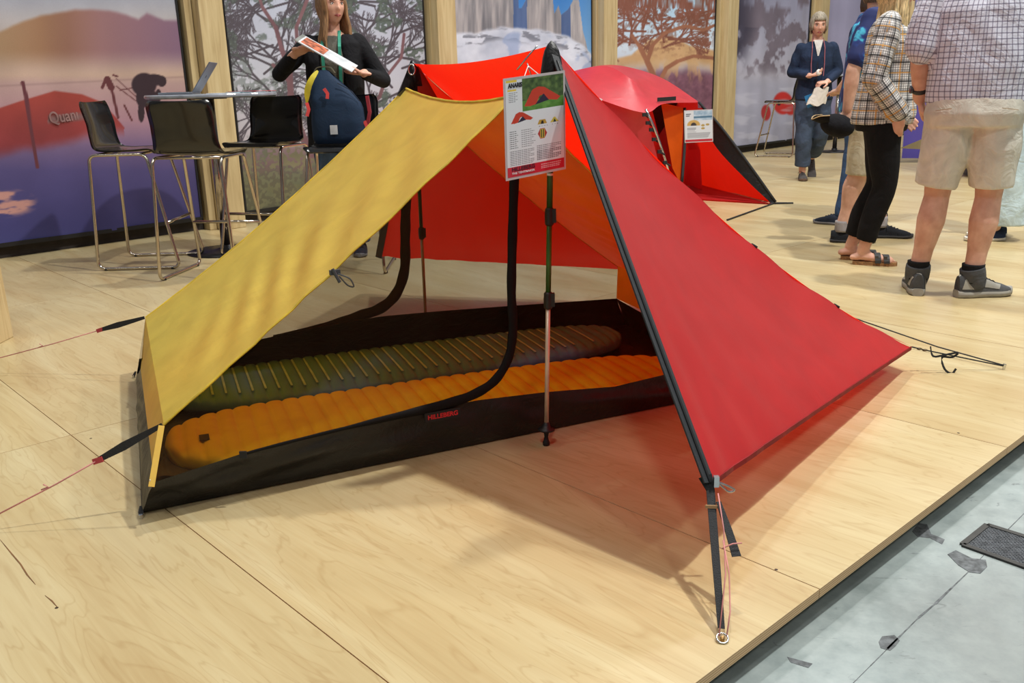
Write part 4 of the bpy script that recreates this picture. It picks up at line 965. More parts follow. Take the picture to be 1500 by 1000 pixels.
# ------------------------------------------------------------------ second red tent behind
M_RED2 = fabric('red_dome_fabric', (206, 64, 74), 0.3, (236, 26, 14), 0.34, 0.55, 0.12)
M_ORG2 = fabric('orange_inner_fabric', (216, 96, 16), .45, (240, 90, 6), .5, .4, .12)
t2 = thing('dome_tent', 'low red dome tent with open porch behind the ridge tent', 'tent', A(1.0, 8.9, 0))
Dp = lambda x, y, Y: at_y(x, y, Y)
def cooner(top, bot, n=16):
    T, B = smooth_path(top, 6), smooth_path(bot, 6)
    def get(Lst, u): f = u * (len(Lst) - 1); i = min(int(f), len(Lst) - 2); return lerp(Lst[i], Lst[i + 1], f - i)
    return lambda u, v, bul=0: lerp(get(T, u), get(B, u), v)
# roof canopy: back outline, main arch, front eave
apex = Dp(888, 96, 8.8)
outl = [Dp(790, 135, 9.6), Dp(840, 106, 9.6), Dp(888, 95, 9.3), Dp(932, 101, 9.3), Dp(975, 117, 9.2), Dp(1022, 148, 8.9)]
arch = [Dp(790, 122, 8.9), Dp(840, 104, 8.85), Dp(889, 97, 8.75), Dp(925, 116, 8.45), Dp(955, 134, 8.6), Dp(1022, 149, 8.85)]
eave = [Dp(800, 145, 8.5), Dp(845, 130, 8.3), Dp(880, 146, 8.1), Dp(944, 165, 8.0), Dp(972, 152, 8.25), Dp(1021, 150, 8.8)]
mb = MB(); mb.grid(cooner(outl, arch), 40, 8); mb.grid(cooner(arch, eave), 40, 14); mb.build('roof_canopy', M_RED2, t2, True)
back = [Dp(760, 215, 10.0) * A(1, 1, 0), Dp(830, 210, 10.4) * A(1, 1, 0), Dp(900, 205, 10.6) * A(1, 1, 0), Dp(960, 205, 10.4) * A(1, 1, 0), Dp(1000, 205, 10.0) * A(1, 1, 0), Dp(1030, 240, 9.3) * A(1, 1, 0)]
mb = MB(); mb.grid(cooner(outl, back), 30, 10); mb.build('rear_wall', M_RED2, t2, True)
foot = [at_h(760, 320), at_h(820, 318), at_h(880, 312), at_h(980, 300), at_h(990, 285), at_h(1012, 275)]
eave2 = [p + A(.02, .06, .01) for p in eave]
mb = MB(); mb.grid(lambda u, v: cooner(eave2[:4], foot[:4])(u, v), 24, 14); mb.build('side_wall', M_RED2, t2, True)
# porch: red flap lying back, black edge, orange inner door
pk = Dp(1028, 158, 8.7); stake2 = at_h(1136, 299); inn = at_h(1014, 268); mid = Dp(1000, 205, 8.7)
mb = MB(); mb.grid(lambda u, v: lerp(lerp(Dp(1000, 160, 8.75), pk, u), lerp(inn, stake2, u), v) - A(0, 0, .05 * math.sin(PI * u) * v), 14, 16); mb.build('porch_flap', M_RED, t2, True)
ribpts = [Dp(1024, 150, 8.75), Dp(1056, 186, 8.5), Dp(1098, 242, 8.3), stake2 + A(0, 0, .02)]
mb = MB(); mb.grid(lambda u, v: lerp(cooner(ribpts, ribpts)(v, 0), cooner([Dp(1026, 152, 8.75), Dp(1044, 208, 8.55), Dp(1092, 262, 8.3), stake2 - A(.03, 0, 0)], ribpts)(v, 0), u), 4, 18); mb.build('porch_edge', M_BLK, t2, True)
mb = MB(); mb.tube(smooth_path(ribpts, 5), .012, 8); mb.build('edge_cord', M_WEB, t2, True)
mb = MB(); mb.grid(lambda u, v: lerp(lerp(Dp(968, 150, 8.5), Dp(1002, 158, 8.72), u), lerp(Dp(985, 246, 8.35), Dp(996, 268, 8.45), u), v), 8, 12); mb.build('inner_door', M_ORG2, t2, True)
mb = MB(); mb.tube(smooth_path([Dp(1003, 158, 8.71), Dp(1003, 210, 8.6), Dp(999, 266, 8.44)], 6), .014, 8); mb.build('inner_zip', M_WEB, t2, True)
mb = MB(); mb.grid(lambda u, v: lerp(lerp(Dp(965, 152, 8.55), Dp(1026, 152, 8.8), u), lerp(inn + A(-.1, .4, 0), inn + A(.5, .7, 0), u), v) + A(0, .5, 0), 10, 10); mb.build('inner_wall', M_BLK, t2, True)
mb = MB(); mb.grid(lambda u, v: lerp(lerp(inn, stake2, u), lerp(at_h(1000, 292), stake2 - A(.06, .02, 0), u), v) + A(0, 0, .012), 6, 4); mb.build('ground_panel', M_RED, t2)
for a_, b_ in (((946, 160), (978, 246)),):
    pts = [Dp(a_[0], a_[1], 7.98), Dp(960, 192, 7.96), Dp(b_[0], b_[1], 8.05), at_h(990, 300)]
    mb = MB(); mb.tube(smooth_path(pts, 5), .011, 8); mb.build('tent_pole', M_CHROME, t2, True)
    for f, (x, y) in enumerate(((944, 168), (949, 180), (954, 190), (958, 204), (966, 222), (974, 238))):
        mb = MB(); c = Dp(x, y, 7.96); mb.box(c, (.035, .02, .03), rotz=.3); mb.tube([c, c + A(.05, .03, -.03)], .008, 6); mb.build('pole_clip', M_WEB, t2)
mb = MB(); mb.strip([Dp(963, 146, 8.22), Dp(990, 144, 8.42)], .035, .004, A(.3, .3, 1)); mb.build('roof_vent', M_WEB, t2)
mb = MB(); mb.strip([Dp(872, 143, 8.06), Dp(882, 147, 8.05)], .02, .004, A(0, 0, 1)); mb.build('seam_clip', plain('white_tag', (225, 222, 230), .6), t2)
mb = MB(); mb.tube([stake2 + A(-.05, 0, .01), stake2 + A(.16, -.0, .004)], .010, 8); mb.build('corner_loop', M_WEB, t2)
mb = MB(); mb.tube([stake2 + A(-.02, 0, .008), at_h(1065, 322, .008)], .007, 8); mb.build('floor_strap', M_WEB, t2)
mb = MB(); mb.tube([inn + A(0, 0, .01), stake2 + A(-.06, 0, .012)], .008, 8); mb.build('hem_cord', plain('tan_cord', (196, 150, 110), .6), t2)
def paint_card2(u, v):
    x, y = u * 41, (1 - v) * 52; c = np.full((len(u), 3), (210, 214, 222.0)); g = fbm(x, y, .2, 61)
    c = mixc(c, ((x > 13) & (y < 16)).astype(float), np.stack([120 + 100 * g, 150 + 80 * g, 180 + 60 * g], 1)); c = mixc(c, ((x > 13) & (y > 9) & (y < 13)).astype(float) * .7, (50, 90, 120))
    c = mixc(c, ell(x, y, 13, 24, 9, 8) * (y < 25), (196, 160, 96)); c = mixc(c, ell(x, y, 13, 25, 4, 5) * (y < 25), (60, 56, 60))
    for q, r in ((27, 25), (34, 24), (27, 30)): c = mixc(c, ell(x, y, q, r, 2.6, 1.8), (176, 150, 90))
    for k in range(5): c = mixc(c, ((np.abs(y - 29 - 2.2 * k) < .5) & (x > 3) & (x < 17 - k % 3)).astype(float), (140, 142, 150)); c = mixc(c, ((np.abs(y - 38 - 2 * k) < .5) & (x > 3) & (x < 38 - k)).astype(float), (150, 152, 160))
    for k in range(3): c = mixc(c, ((np.abs(y - 5 - 1.8 * k) < .6) & (x > 2) & (x < 9 - k)).astype(float), (80, 84, 96))
    return mixc(c, (y > 48.5).astype(float), (186, 44, 60))
make_card('information_card', Dp(1003, 163, 7.9), Dp(1043, 161, 7.9), Dp(1004, 208, 7.9), Dp(1044, 206, 7.9), 'small white information card hanging at the porch of the dome tent', paint_card2, 60, 76)

# ------------------------------------------------------------------ far right: second high table, a lone banner frame and a sand coloured tent
t2c = at_h(1222, 222); dup(tab, (t2c[0], t2c[1], 0), 0, 'high bar table standing far behind the walking woman')
pc = at_h(1309, 239); px_ = unit(A(pc[1], -pc[0], 0)); pf = unit(A(pc[0], pc[1], 0))
mb = MB(); mb.box(pc + pf * .06 + A(0, 0, 1.35), (.15, .12, 2.7), axes=(px_, pf, A(0, 0, 1))); tag(mb.build('timber_post', M_POST, bevel=.004), 'pale timber post behind the plaid shirt and the leaf print shirt', 'post')
lb2 = thing('violet_banner', 'violet banner between the plaid shirt and the checked shirt', 'banner', pc + px_ * .75 + pf * .05)
mb = MB(); mb.grid(lambda u, v: pc + pf * .05 + px_ * (.09 + 1.5 * u) + A(0, 0, .06 + 2.5 * v) + pf * .012 * math.sin(u * 14), 60, 60); o = mb.build('printed_fabric', attr_mat('print_violet', .62, spec=.35), lb2, True)
uu = np.array([(i / 60, j / 60) for j in range(61) for i in range(61)]); nn_ = fbm(uu[:, 0] * 40, uu[:, 1] * 60, .1, 90, 4)
set_print(o, grad(uu[:, 1], [(0, (70, 62, 140)), (.3, (98, 84, 164)), (.6, (130, 120, 180)), (1, (150, 146, 190))]) * (.92 + .16 * nn_[:, None]))
mb = MB(); mb.box(pc + pf * .07 + px_ * .84 + A(0, 0, 2.57), (1.52, .03, .03), axes=(px_, pf, A(0, 0, 1))); mb.box(pc + pf * .07 + px_ * 1.6 + A(0, 0, 1.29), (.03, .03, 2.58), axes=(px_, pf, A(0, 0, 1))); mb.build('frame', plain('black_banner_frame', (20, 20, 22), .5), lb2)
sc = at_h(1560, 262); sc = sc + unit(sc * A(1, 1, 0)) * .55
st_ = thing('sand_tent', 'sand coloured tent with yellow inner and black base behind the man in shorts', 'tent', sc)
M_SAND = fabric('sand_fabric', (176, 168, 138), .3, (190, 176, 130), .5, .4, .12)
def dome(rx, ry, z0, z1, pw=2.3):
    def fn(u, v):
        a = 2 * PI * u; k = (1 - v ** pw) ** (1 / pw) if v < 1 else 0.0
        bulge = .06 * abs(math.sin(2 * a)) * (1 - v)
        return sc + A(math.cos(a) * rx * max(k, .001), math.sin(a) * ry * max(k, .001), z0 + (z1 - z0) * v + bulge)
    return fn
mb = MB(); mb.grid(dome(1.25, .95, .24, 1.22), 48, 18); mb.build('outer_fly', M_SAND, st_, True)
mb = MB(); mb.grid(dome(1.02, .78, .07, 1.10), 40, 12); mb.build('inner_tent', M_YEL, st_, True)
mb = MB(); mb.grid(lambda u, v: sc + A(math.cos(2 * PI * u) * (1.03 + .03 * (1 - v)), math.sin(2 * PI * u) * (.79 + .03 * (1 - v)), .10 * v), 40, 3); mb.build('tub_floor', M_BLK, st_, True)
tip = at_h(1318, 217, .22); r0 = dome(1.25, .95, .24, 1.22)
mb = MB(); mb.add([tip, r0(.58, .0), r0(.5, .35), r0(.44, 0.0)], [(0, 1, 2), (0, 2, 3)]); mb.build('porch_wing', M_SAND, st_)
mb = MB(); mb.tube([tip, tip + A(-.25, 0, -.215)], .006, 6); mb.build('guy_cord', M_CORD_BLACK, st_)
for a_ in (.1, .3, .5, .7, .9):
    mb = MB(); q = r0(a_, 0); mb.tube([q, sc + (q - sc) * A(1.28, 1.28, 0) + A(0, 0, .004)], .005, 6); mb.build('guy_cord', M_CORD_BLACK, st_)
# ------------------------------------------------------------------ people
M_SKIN = {}
def skin(name, c):
    if name in M_SKIN: return M_SKIN[name]
    k = NT('skin_' + name); v = k.coords(); n = k.noise(v, 18, 4); c = np.asarray(c, float)
    k.base(k.ramp(n, [(0.3, c * (.93, .88, .86)), (0.7, np.clip(c * 1.04, 0, 255))])); k.p.inputs['Roughness'].default_value = .55
    k.p.inputs['Subsurface Weight'].default_value = .08; k.p.inputs['Subsurface Scale'].default_value = .01; k.p.inputs['Specular IOR Level'].default_value = .3
    M_SKIN[name] = k.m; return k.m
def check_cloth(name, base, lines):
    """woven check: every (axis, period, offset, width, colour, strength) is one set of yarn stripes"""
    k = NT(name); a = k.add('ShaderNodeAttribute'); a.attribute_name = 'cloth_uv'; sp = k.add('ShaderNodeSeparateXYZ'); k.link(a.outputs['Vector'], sp.inputs[0])
    c = k.mix(0.0, base, base)
    for ax, per, off, wd, colr, st in lines:
        f = k.math('FRACT', k.math('ADD', k.math('DIVIDE', sp.outputs[ax], per), off))
        m = k.math('LESS_THAN', k.math('ABSOLUTE', k.math('SUBTRACT', f, .5)), wd / per / 2)
        c = k.mix(k.math('MULTIPLY', m, st), c, colr)
    k.base(c); k.p.inputs['Roughness'].default_value = .85; k.p.inputs['Specular IOR Level'].default_value = .2
    k.bump(k.noise(k.coords(), 9, 4, .6, .8), .5, .03); return k.m
def cloth(name, c, var=.08, bump=.5, sc=9):
    if name in _mats: return _mats[name]
    k = NT(name); v = k.coords(); n = k.noise(v, sc, 4, .6, .8); c = np.asarray(c, float)
    k.base(k.ramp(n, [(.3, c * (1 - var)), (.7, np.clip(c * (1 + var), 0, 255))])); k.p.inputs['Roughness'].default_value = .88; k.p.inputs['Specular IOR Level'].default_value = .2
    k.bump(n, bump, .03); _mats[name] = k.m; return k.m
def remeshed(mb, name, mats, parent, voxel=.008, it=4, fac=.5, wrinkle_amp=0.0, bones=None, kscale=14.0):
    """union of the overlapping volumes in mb as one continuous surface"""
    me = mb.mesh(name + '_raw', mats); o = bpy.data.objects.new(name + '_raw', me); col.objects.link(o)
    r = o.modifiers.new('r', 'REMESH'); r.mode = 'VOXEL'; r.voxel_size = voxel
    s = o.modifiers.new('s', 'SMOOTH'); s.iterations = it; s.factor = fac
    dg = bpy.context.evaluated_depsgraph_get(); out = bpy.data.meshes.new_from_object(o.evaluated_get(dg))
    bpy.data.objects.remove(o); bpy.data.meshes.remove(me)
    n = len(out.vertices); co = np.empty(n * 3); out.vertices.foreach_get('co', co); co = co.reshape(-1, 3)
    if wrinkle_amp:
        no = np.empty(n * 3); out.vertices.foreach_get('normal', no); no = no.reshape(-1, 3)
        w = np.sin(co[:, 2] * kscale * 2.2 + 3 * np.sin(co[:, 0] * kscale) + 2 * np.sin(co[:, 1] * kscale * .8)) * np.sin(co[:, 0] * kscale * .7 + co[:, 2] * 4 + co[:, 1] * 7)
        co = co + no * (w * wrinkle_amp)[:, None]; out.vertices.foreach_set('co', co.ravel())
    if bones is not None:
        best = np.full(n, 1e9); uv = np.zeros((n, 3))
        for a, b, rad, up in bones:
            d = b - a; L = np.linalg.norm(d); d = d / L; t = np.clip((co - a) @ d, 0, L); rel = co - a - t[:, None] * d; dist = np.linalg.norm(rel, axis=1) - rad
            e1 = unit(np.asarray(up) - d * (np.asarray(up) @ d)); e2 = np.cross(d, e1); ang = np.arctan2(rel @ e2, rel @ e1); sel = dist < best
            uv[sel, 0] = (ang * rad)[sel]; uv[sel, 1] = ((co - a) @ d)[sel]; best[sel] = dist[sel]
        at = out.attributes.new('cloth_uv', 'FLOAT_VECTOR', 'POINT'); at.data.foreach_set('vector', uv.astype(np.float32).ravel())
    out.name = name; out.polygons.foreach_set('use_smooth', [True] * len(out.polygons))
    out.materials.clear(); out.materials.append(mats); out.update()
    ob = bpy.data.objects.new(name, out); col.objects.link(ob); ob.parent = parent; _root[ob.name] = _root[parent.name]; return ob
def loft(mb, secs, n=20, close=True):
    """secs: (centre, rx, ry) stacked sections in horizontal planes"""
    o = len(mb.v); vs = []; fs = []
    secs = [(np.asarray(secs[0][0], float) - A(0, 0, .002), secs[0][1] * .5, secs[0][2] * .5)] + list(secs) + [(np.asarray(secs[-1][0], float) + A(0, 0, .002), secs[-1][1] * .5, secs[-1][2] * .5)]
    for c, rx, ry in secs:
        for k in range(n):
            t = 2 * PI * k / n; cx, sy = math.cos(t), math.sin(t)
            vs.append(np.asarray(c) + A(math.copysign(abs(cx) ** .85, cx) * rx, math.copysign(abs(sy) ** .85, sy) * ry, 0))
    m = len(secs)
    for i in range(m - 1):
        for k in range(n): fs.append((i * n + k, i * n + (k + 1) % n, (i + 1) * n + (k + 1) % n, (i + 1) * n + k))
    fs += [tuple(range(n))[::-1], tuple((m - 1) * n + k for k in range(n))]
    mb.add(vs, fs)
def limb(mb, pts, rad, n=14): mb.tube(smooth_path(pts, 5), list(np.interp(np.linspace(0, 1, 5 * (len(pts) - 1) + 1), np.linspace(0, 1, len(pts)), rad)), n, round_ends=True)
def hand(mb, W, d, palm_n, s=1.0, curl=.5, thumb_side=1, spread=.16):
    """palm, four unequal bent fingers and a thumb that leaves the side of the palm"""
    d = unit(d); pn = unit(np.asarray(palm_n, float) - d * (np.asarray(palm_n) @ d)); sd = np.cross(d, pn) * thumb_side
    W = np.asarray(W, float); K = W + d * .088 * s
    mb.tube([W - d * .02 * s, W + d * .03 * s, W + d * .065 * s, K], [.030 * s, .037 * s, .041 * s, .038 * s], 12, flat=(1, .42), up=pn, round_ends=True)
    for i, (off, L) in enumerate(((.028, .072), (.010, .080), (-.010, .075), (-.028, .060))):
        p = K + sd * off * s - d * .008 * s; dd = unit(d + sd * off * spread * 8); pts = [p]; a = 0
        for f, seg in enumerate((.45, .30, .25)):
            a += curl * (.55, .8, .6)[f]; v = dd * math.cos(a) + pn * math.sin(a); p = p + v * L * seg * s; pts.append(p)
        mb.tube(pts, [.0092 * s, .0088 * s, .0080 * s, .0065 * s], 8, round_ends=True)
    tb = W + d * .025 * s + sd * .030 * s
    t1 = tb + (d * .55 + sd * .75 + pn * .25) * .036 * s; t2 = t1 + (d * .85 + sd * .25 + pn * .4) * .032 * s; t3 = t2 + (d * .9 - sd * .05 + pn * .4) * .022 * s
    mb.tube([tb - sd * .012 * s, t1, t2, t3], [.014 * s, .0115 * s, .010 * s, .0078 * s], 8, round_ends=True)
def head_mesh(mb, c, hx, hy, hz, s=1.0):
    o = len(mb.v); nu, nv_ = 48, 36; vs = []
    for j in range(nv_ + 1):
        ph = min(max(PI * j / nv_, .02), PI - .02)
        for i in range(nu):
            t = 2 * PI * i / nu; x, y, z = math.sin(ph) * math.sin(t), math.sin(ph) * math.cos(t), math.cos(ph)
            X, Y, Z = x * .076, y * .098, z * .118
            if z < 0: X *= 1 - .28 * (-z) ** 1.4; Y *= 1 - .10 * (-z)
            if y < 0 and z < -.2: Y *= 1 - .35 * (-z - .2)
            g = lambda cx, cz, sx_, sz_: math.exp(-((X - cx) / sx_) ** 2 - ((Z - cz) / sz_) ** 2)
            if y > 0:
                Y += .024 * g(0, -.020, .011, .013) + .012 * g(0, .004, .008, .022) + .005 * g(0, .032, .05, .012)
                Y -= .010 * (g(.031, .014, .016, .011) + g(-.031, .014, .016, .011))
                Y += .007 * g(0, -.056, .024, .010) - .003 * g(0, -.0565, .022, .0025) + .009 * g(0, -.095, .026, .018)
                Y += .003 * (g(.04, -.02, .018, .018) + g(-.04, -.02, .018, .018))
            vs.append(np.asarray(c) + (hx * X + hy * Y + hz * Z) * s)
    fs = [(j * nu + i, j * nu + (i + 1) % nu, (j + 1) * nu + (i + 1) % nu, (j + 1) * nu + i) for j in range(nv_) for i in range(nu)]
    fs = [f[::-1] for f in fs] + [tuple(range(nu)), tuple(nv_ * nu + k for k in range(nu))[::-1]]
    mb.add(vs, fs)
    for sg in (-1, 1): mb.ball(np.asarray(c) + (hx * .076 * sg - hy * .006 - hz * .006) * s, (.011 * s, .019 * s, .031 * s), 10, 8, axes=(hx, hy, hz))
def face_parts(t, c, hx, hy, hz, s, brow, lip=(170, 88, 84), iris=(70, 70, 66), glasses=False):
    P = lambda x, y, z: np.asarray(c) + (hx * x + hy * y + hz * z) * s
    for sg in (-1, 1):
        mb = MB(); mb.ball(P(.031 * sg, .0775, .013), .0118 * s, 12, 8); e = mb.build('eye', plain('eye_white', (214, 206, 200), .3), t, True, local=True)
        mb = MB(); mb.ball(P(.031 * sg, .0855, .013), .0055 * s, 10, 6); mb.build('iris', plain('iris_%d' % iris[0], iris, .2), e, True, local=True)
        mb = MB(); mb.tube([P(.014 * sg, .0930, .031), P(.030 * sg, .0905, .036), P(.047 * sg, .0800, .031)], .0032 * s, 6); mb.build('eyebrow', plain('brow_%d' % brow[0], brow, .8), t, True, local=True)
        mb = MB(); mb.tube([P(.018 * sg, .0870, .0165), P(.031 * sg, .0895, .0235), P(.045 * sg, .0815, .0165)], .0026 * s, 6); mb.build('eyelid', plain('lid', (120, 78, 66), .7), t, True, local=True)
    mb = MB(); mb.tube([P(-.022, .0825, -.0565), P(-.010, .0935, -.0535), P(0, .0945, -.0545), P(.010, .0935, -.0535), P(.022, .0825, -.0565)], [.0015 * s, .0040 * s, .0038 * s, .0040 * s, .0015 * s], 6)
    mb.tube([P(-.020, .0830, -.0575), P(0, .0935, -.0625), P(.020, .0830, -.0575)], [.0015 * s, .0048 * s, .0015 * s], 6); mb.build('lips', plain('lips_%d' % lip[0], lip, .5), t, True, local=True)
def hair_part(t, c, hx, hy, hz, s, colr, length, fringe=True, name='hair', seed=1, back_only=0.0, parting=.0, front_drop=None):
    """overlapping locks laid from the crown over the skull"""
    rnd = random.Random(seed); mb = MB(); P = lambda x, y, z: np.asarray(c) + (hx * x + hy * y + hz * z) * s
    n = 76
    for layer in range(2):
        for i in range(n):
            t_ = 2 * PI * (i + rnd.random() * .8) / n; fx, fy = math.sin(t_), math.cos(t_)
            front = fy > .62
            end_ph = (PI * .34 if fringe else PI * .22) if front else (PI * .60 if fy > .1 else PI * .72)
            pts = []; st = rnd.uniform(.02, .10)
            for k in range(7):
                ph = st + (end_ph - st) * k / 6; b = 1.075 + .03 * layer + rnd.uniform(-.006, .012)
                pts.append(P(fx * math.sin(ph) * .078 * b + parting * math.cos(ph), fy * math.sin(ph) * .100 * b, math.cos(ph) * .120 * b))
            if not front and length > 0:
                L = length * rnd.uniform(.82, 1.05); base = pts[-1]; out = hx * fx * .02 + hy * fy * .015
                drop = A(0, 0, -1)
                for k in (1, 2, 3, 4): pts.append(base + drop * L * k / 4 + out * min(k, 2) * .6 + (hx * fx * .01) * math.sin(k * 1.4 + i))
            m = len(pts); mb.tube(pts, [(.013 if layer == 0 else .009) * s * (1 - .55 * max(0, (q / (m - 1)) - .6) / .4) for q in range(m)], 6)
    mb.ball(P(0, -.010, .018), (.079 * s, .094 * s, .108 * s), 16, 12, axes=(hx, hy, hz))
    k = NT('hair_' + name + str(seed)); v = k.coords(scale=(40, 40, 5)); nn = k.noise(v, 3, 4); cc = np.asarray(colr, float)
    k.base(k.ramp(nn, [(.3, cc * .7), (.7, np.clip(cc * 1.2, 0, 255))])); k.p.inputs['Roughness'].default_value = .45
    return mb.build('hair', k.m, t, True, local=True)
def shoe(t, heel, yaw, L, W, H, mat_up, mat_sole, collar=.08, name='shoe', lift=0.0, pitch=0.0, sole_h=.026, accents=None, laces=True):
    """heel: point on the floor under the heel (local), yaw: toe direction, 0 = ahead"""
    f = A(-math.sin(yaw), math.cos(yaw), 0); r = A(math.cos(yaw), math.sin(yaw), 0); heel = np.asarray(heel, float)
    F = lambda y, x, z: heel + f * y * math.cos(pitch) + A(0, 0, -y * math.sin(pitch)) + r * x + A(0, 0, z + lift)
    wid = lambda q: W / 2 * np.interp(q, [0, .06, .2, .45, .7, .88, .97, 1], [.45, .68, .80, .78, 1.0, .90, .55, .2])
    def sole(u, v):
        q = v; ph = 2 * PI * u; w = wid(q); cx, s_ = math.cos(ph), math.sin(ph)
        return F(q * L, math.copysign(abs(cx) ** .5, cx) * w, sole_h / 2 + math.copysign(abs(s_) ** .5, s_) * sole_h / 2 + .006 * max(0, q - .8) * 5)
    mb = MB(); mb.grid(sole, 20, 22); mb.add([sole(k / 20, 0) for k in range(20)], [tuple(range(20))]); mb.add([sole(k / 20, 1) for k in range(20)], [tuple(range(20))]); 
    def upper(u, v):
        q = v; ph = PI * u; w = wid(q) * .96; top = np.interp(q, [0, .08, .18, .34, .48, .62, .80, .93, 1], [collar * .94, collar, collar * .98, collar * .93, H * .80, H * .62, H * .50, H * .36, .02])
        cx, s_ = math.cos(ph), math.sin(ph); return F(q * L * .985 + .004, math.copysign(abs(cx) ** .72, cx) * w * (1 - .18 * s_), sole_h * .8 + s_ ** .62 * max(.001, top - sole_h * .8))
    up = MB(); up.grid(upper, 18, 26); up.add([upper(k / 18, 0) for k in range(19)], [tuple(range(19))])
    o = up.build(name, mat_up, t, True, local=True); mb.build('sole', mat_sole, o, True, local=True)
    if laces:
        lc = MB()
        for q in (.42, .49, .56, .63):
            lc.tube([upper(.33, q) + A(0, 0, .002), upper(.5, q + .02) + A(0, 0, .004), upper(.67, q) + A(0, 0, .002)], .003, 5)
        lc.tube(rounded([upper(.5, .40) + A(0, 0, .004), upper(.5, .40) + r * .03 + A(0, 0, .018), upper(.5, .40) + r * .05 + A(0, 0, -.01)], .01), .0025, 5)
        lc.build('laces', plain('shoe_laces', (36, 36, 38), .8), o, local=True)
    if accents is not None:
        for (u0, u1, v0, v1) in ((.02, .22, .04, .30), (.78, .98, .04, .30), (.05, .3, .42, .66), (.7, .95, .42, .66), (.4, .6, .0, .03)):
            ac = MB(); ac.grid(lambda a, b: (lambda p: p + unit(p - F(.5 * L, 0, .03)) * .003)(upper(u0 + (u1 - u0) * a, v0 + (v1 - v0) * b + .05 * a)), 6, 6); ac.build('overlay_panel', accents, o, True, local=True)
    return o
def arms_and_sleeves(J, body, s, side): pass
class Figure:
    """a person: one continuous body mesh, clothes, hair and shoes as its parts"""
    def __init__(p, label, loc, yaw, H=1.72, skin_m=None, group=None):
        p.t = thing('person', label, 'person', (loc[0], loc[1], 0), yaw, group); p.s = H / 1.72; p.body = MB(); p.skin = skin_m
    def torso_body(p, neck=(0, 0, 1.45), head=(0, .015, 1.585), hyaw=0.0, hpitch=0.0):
        s = p.s; b = p.body
        loft(b, [(A(0, 0, .86) * s, .14 * s, .10 * s), (A(0, 0, .98) * s, .13 * s, .095 * s), (A(0, 0, 1.10) * s, .12 * s, .085 * s), (A(0, 0, 1.28) * s, .14 * s, .10 * s), (A(0, 0, 1.38) * s, .13 * s, .08 * s), (A(0, 0, 1.435) * s, .06 * s, .055 * s)])
        p.hx = A(math.cos(hyaw), math.sin(hyaw), 0); hy0 = A(-math.sin(hyaw), math.cos(hyaw), 0)
        p.hy = hy0 * math.cos(hpitch) + A(0, 0, math.sin(hpitch)); p.hz = np.cross(p.hx, p.hy); p.hc = A(*head) * s
        b.tube([A(*neck) * s - A(0, 0, .05), A(*neck) * s, p.hc - p.hz * .06 * s - p.hy * .02 * s], [.062 * s, .052 * s, .054 * s], 14, round_ends=True)
        head_mesh(b, p.hc, p.hx, p.hy, p.hz, s)
    def arm(p, sh, el, wr, hand_dir, palm, curl=.5, th=1, r=(.048, .040, .027), hs=1.0, with_hand=True):
        s = p.s; sh, el, wr = A(*sh) * s, A(*el) * s, A(*wr) * s
        limb(p.body, [sh, lerp(sh, el, .5), el], [r[0] * s, r[0] * .94 * s, r[1] * s]); limb(p.body, [el, lerp(el, wr, .35), wr], [r[1] * s, r[1] * 1.02 * s, r[2] * s])
        if with_hand: hand(p.body, wr, hand_dir, palm, s * hs, curl, th)
        return sh, el, wr
    def leg(p, hip, kn, an, toe_yaw=0.0, r=(.082, .054, .056, .037), foot=True):
        s = p.s; hip, kn, an = A(*hip) * s, A(*kn) * s, A(*an) * s
        limb(p.body, [hip, lerp(hip, kn, .5), kn], [r[0] * s, r[0] * .84 * s, r[1] * s])
        back = A(0, -.012, 0) * s
        limb(p.body, [kn, lerp(kn, an, .30) + back, lerp(kn, an, .68), an], [r[1] * s, r[2] * s, r[3] * 1.1 * s, r[3] * s])
        if foot:
            f = A(-math.sin(toe_yaw), math.cos(toe_yaw), 0); rr = A(math.cos(toe_yaw), math.sin(toe_yaw), 0); g = A(an[0], an[1], an[2] - .075 * s)
            p.body.tube([g - f * .045 * s + A(0, 0, .035) * s, g + A(0, 0, .042) * s, g + f * .08 * s + A(0, 0, .032) * s, g + f * .145 * s + A(0, 0, .022) * s], [.030 * s, .036 * s, .038 * s, .036 * s], 12, flat=(1, .72), up=A(0, 0, 1), round_ends=True)
            limb(p.body, [an, g + f * .02 * s + A(0, 0, .045) * s], [r[3] * s, .034 * s])
            for i, x in enumerate((-.030, -.012, .004, .018, .031)): p.body.tube([g + f * .145 * s + rr * x * s + A(0, 0, .016) * s, g + f * (.185 - .010 * abs(i - (1 if True else 3))) * s + rr * x * s * 1.05 + A(0, 0, .013) * s], [.010 * s, .008 * s], 7, round_ends=True)
        return hip, kn, an
    def finish(p, voxel=.0065): remeshed(p.body, 'body', p.skin, p.t, voxel, 2, .35)

SK1, SK2, SK3 = skin('fair', (216, 176, 154)), skin('tanned', (206, 164, 142)), skin('rosy', (216, 170, 148))
def shirt_mb(s, secs, sleeves, n=22):
    mb = MB(); loft(mb, [(A(*c) * s, rx * s, ry * s) for c, rx, ry in secs], n)
    for pts, rad in sleeves: limb(mb, pts, rad)
    return mb
def trouser_mb(s, hips, legs):
    mb = MB(); loft(mb, [(A(*c) * s, rx * s, ry * s) for c, rx, ry in hips], 22)
    for pts, rad in legs: limb_open(mb, [A(*q) * s for q in pts], [q * s for q in rad])
    return mb
def limb_open(mb, pts, rad): mb.tube(smooth_path(pts, 5), list(np.interp(np.linspace(0, 1, 5 * (len(pts) - 1) + 1), np.linspace(0, 1, len(pts)), rad)), 16)

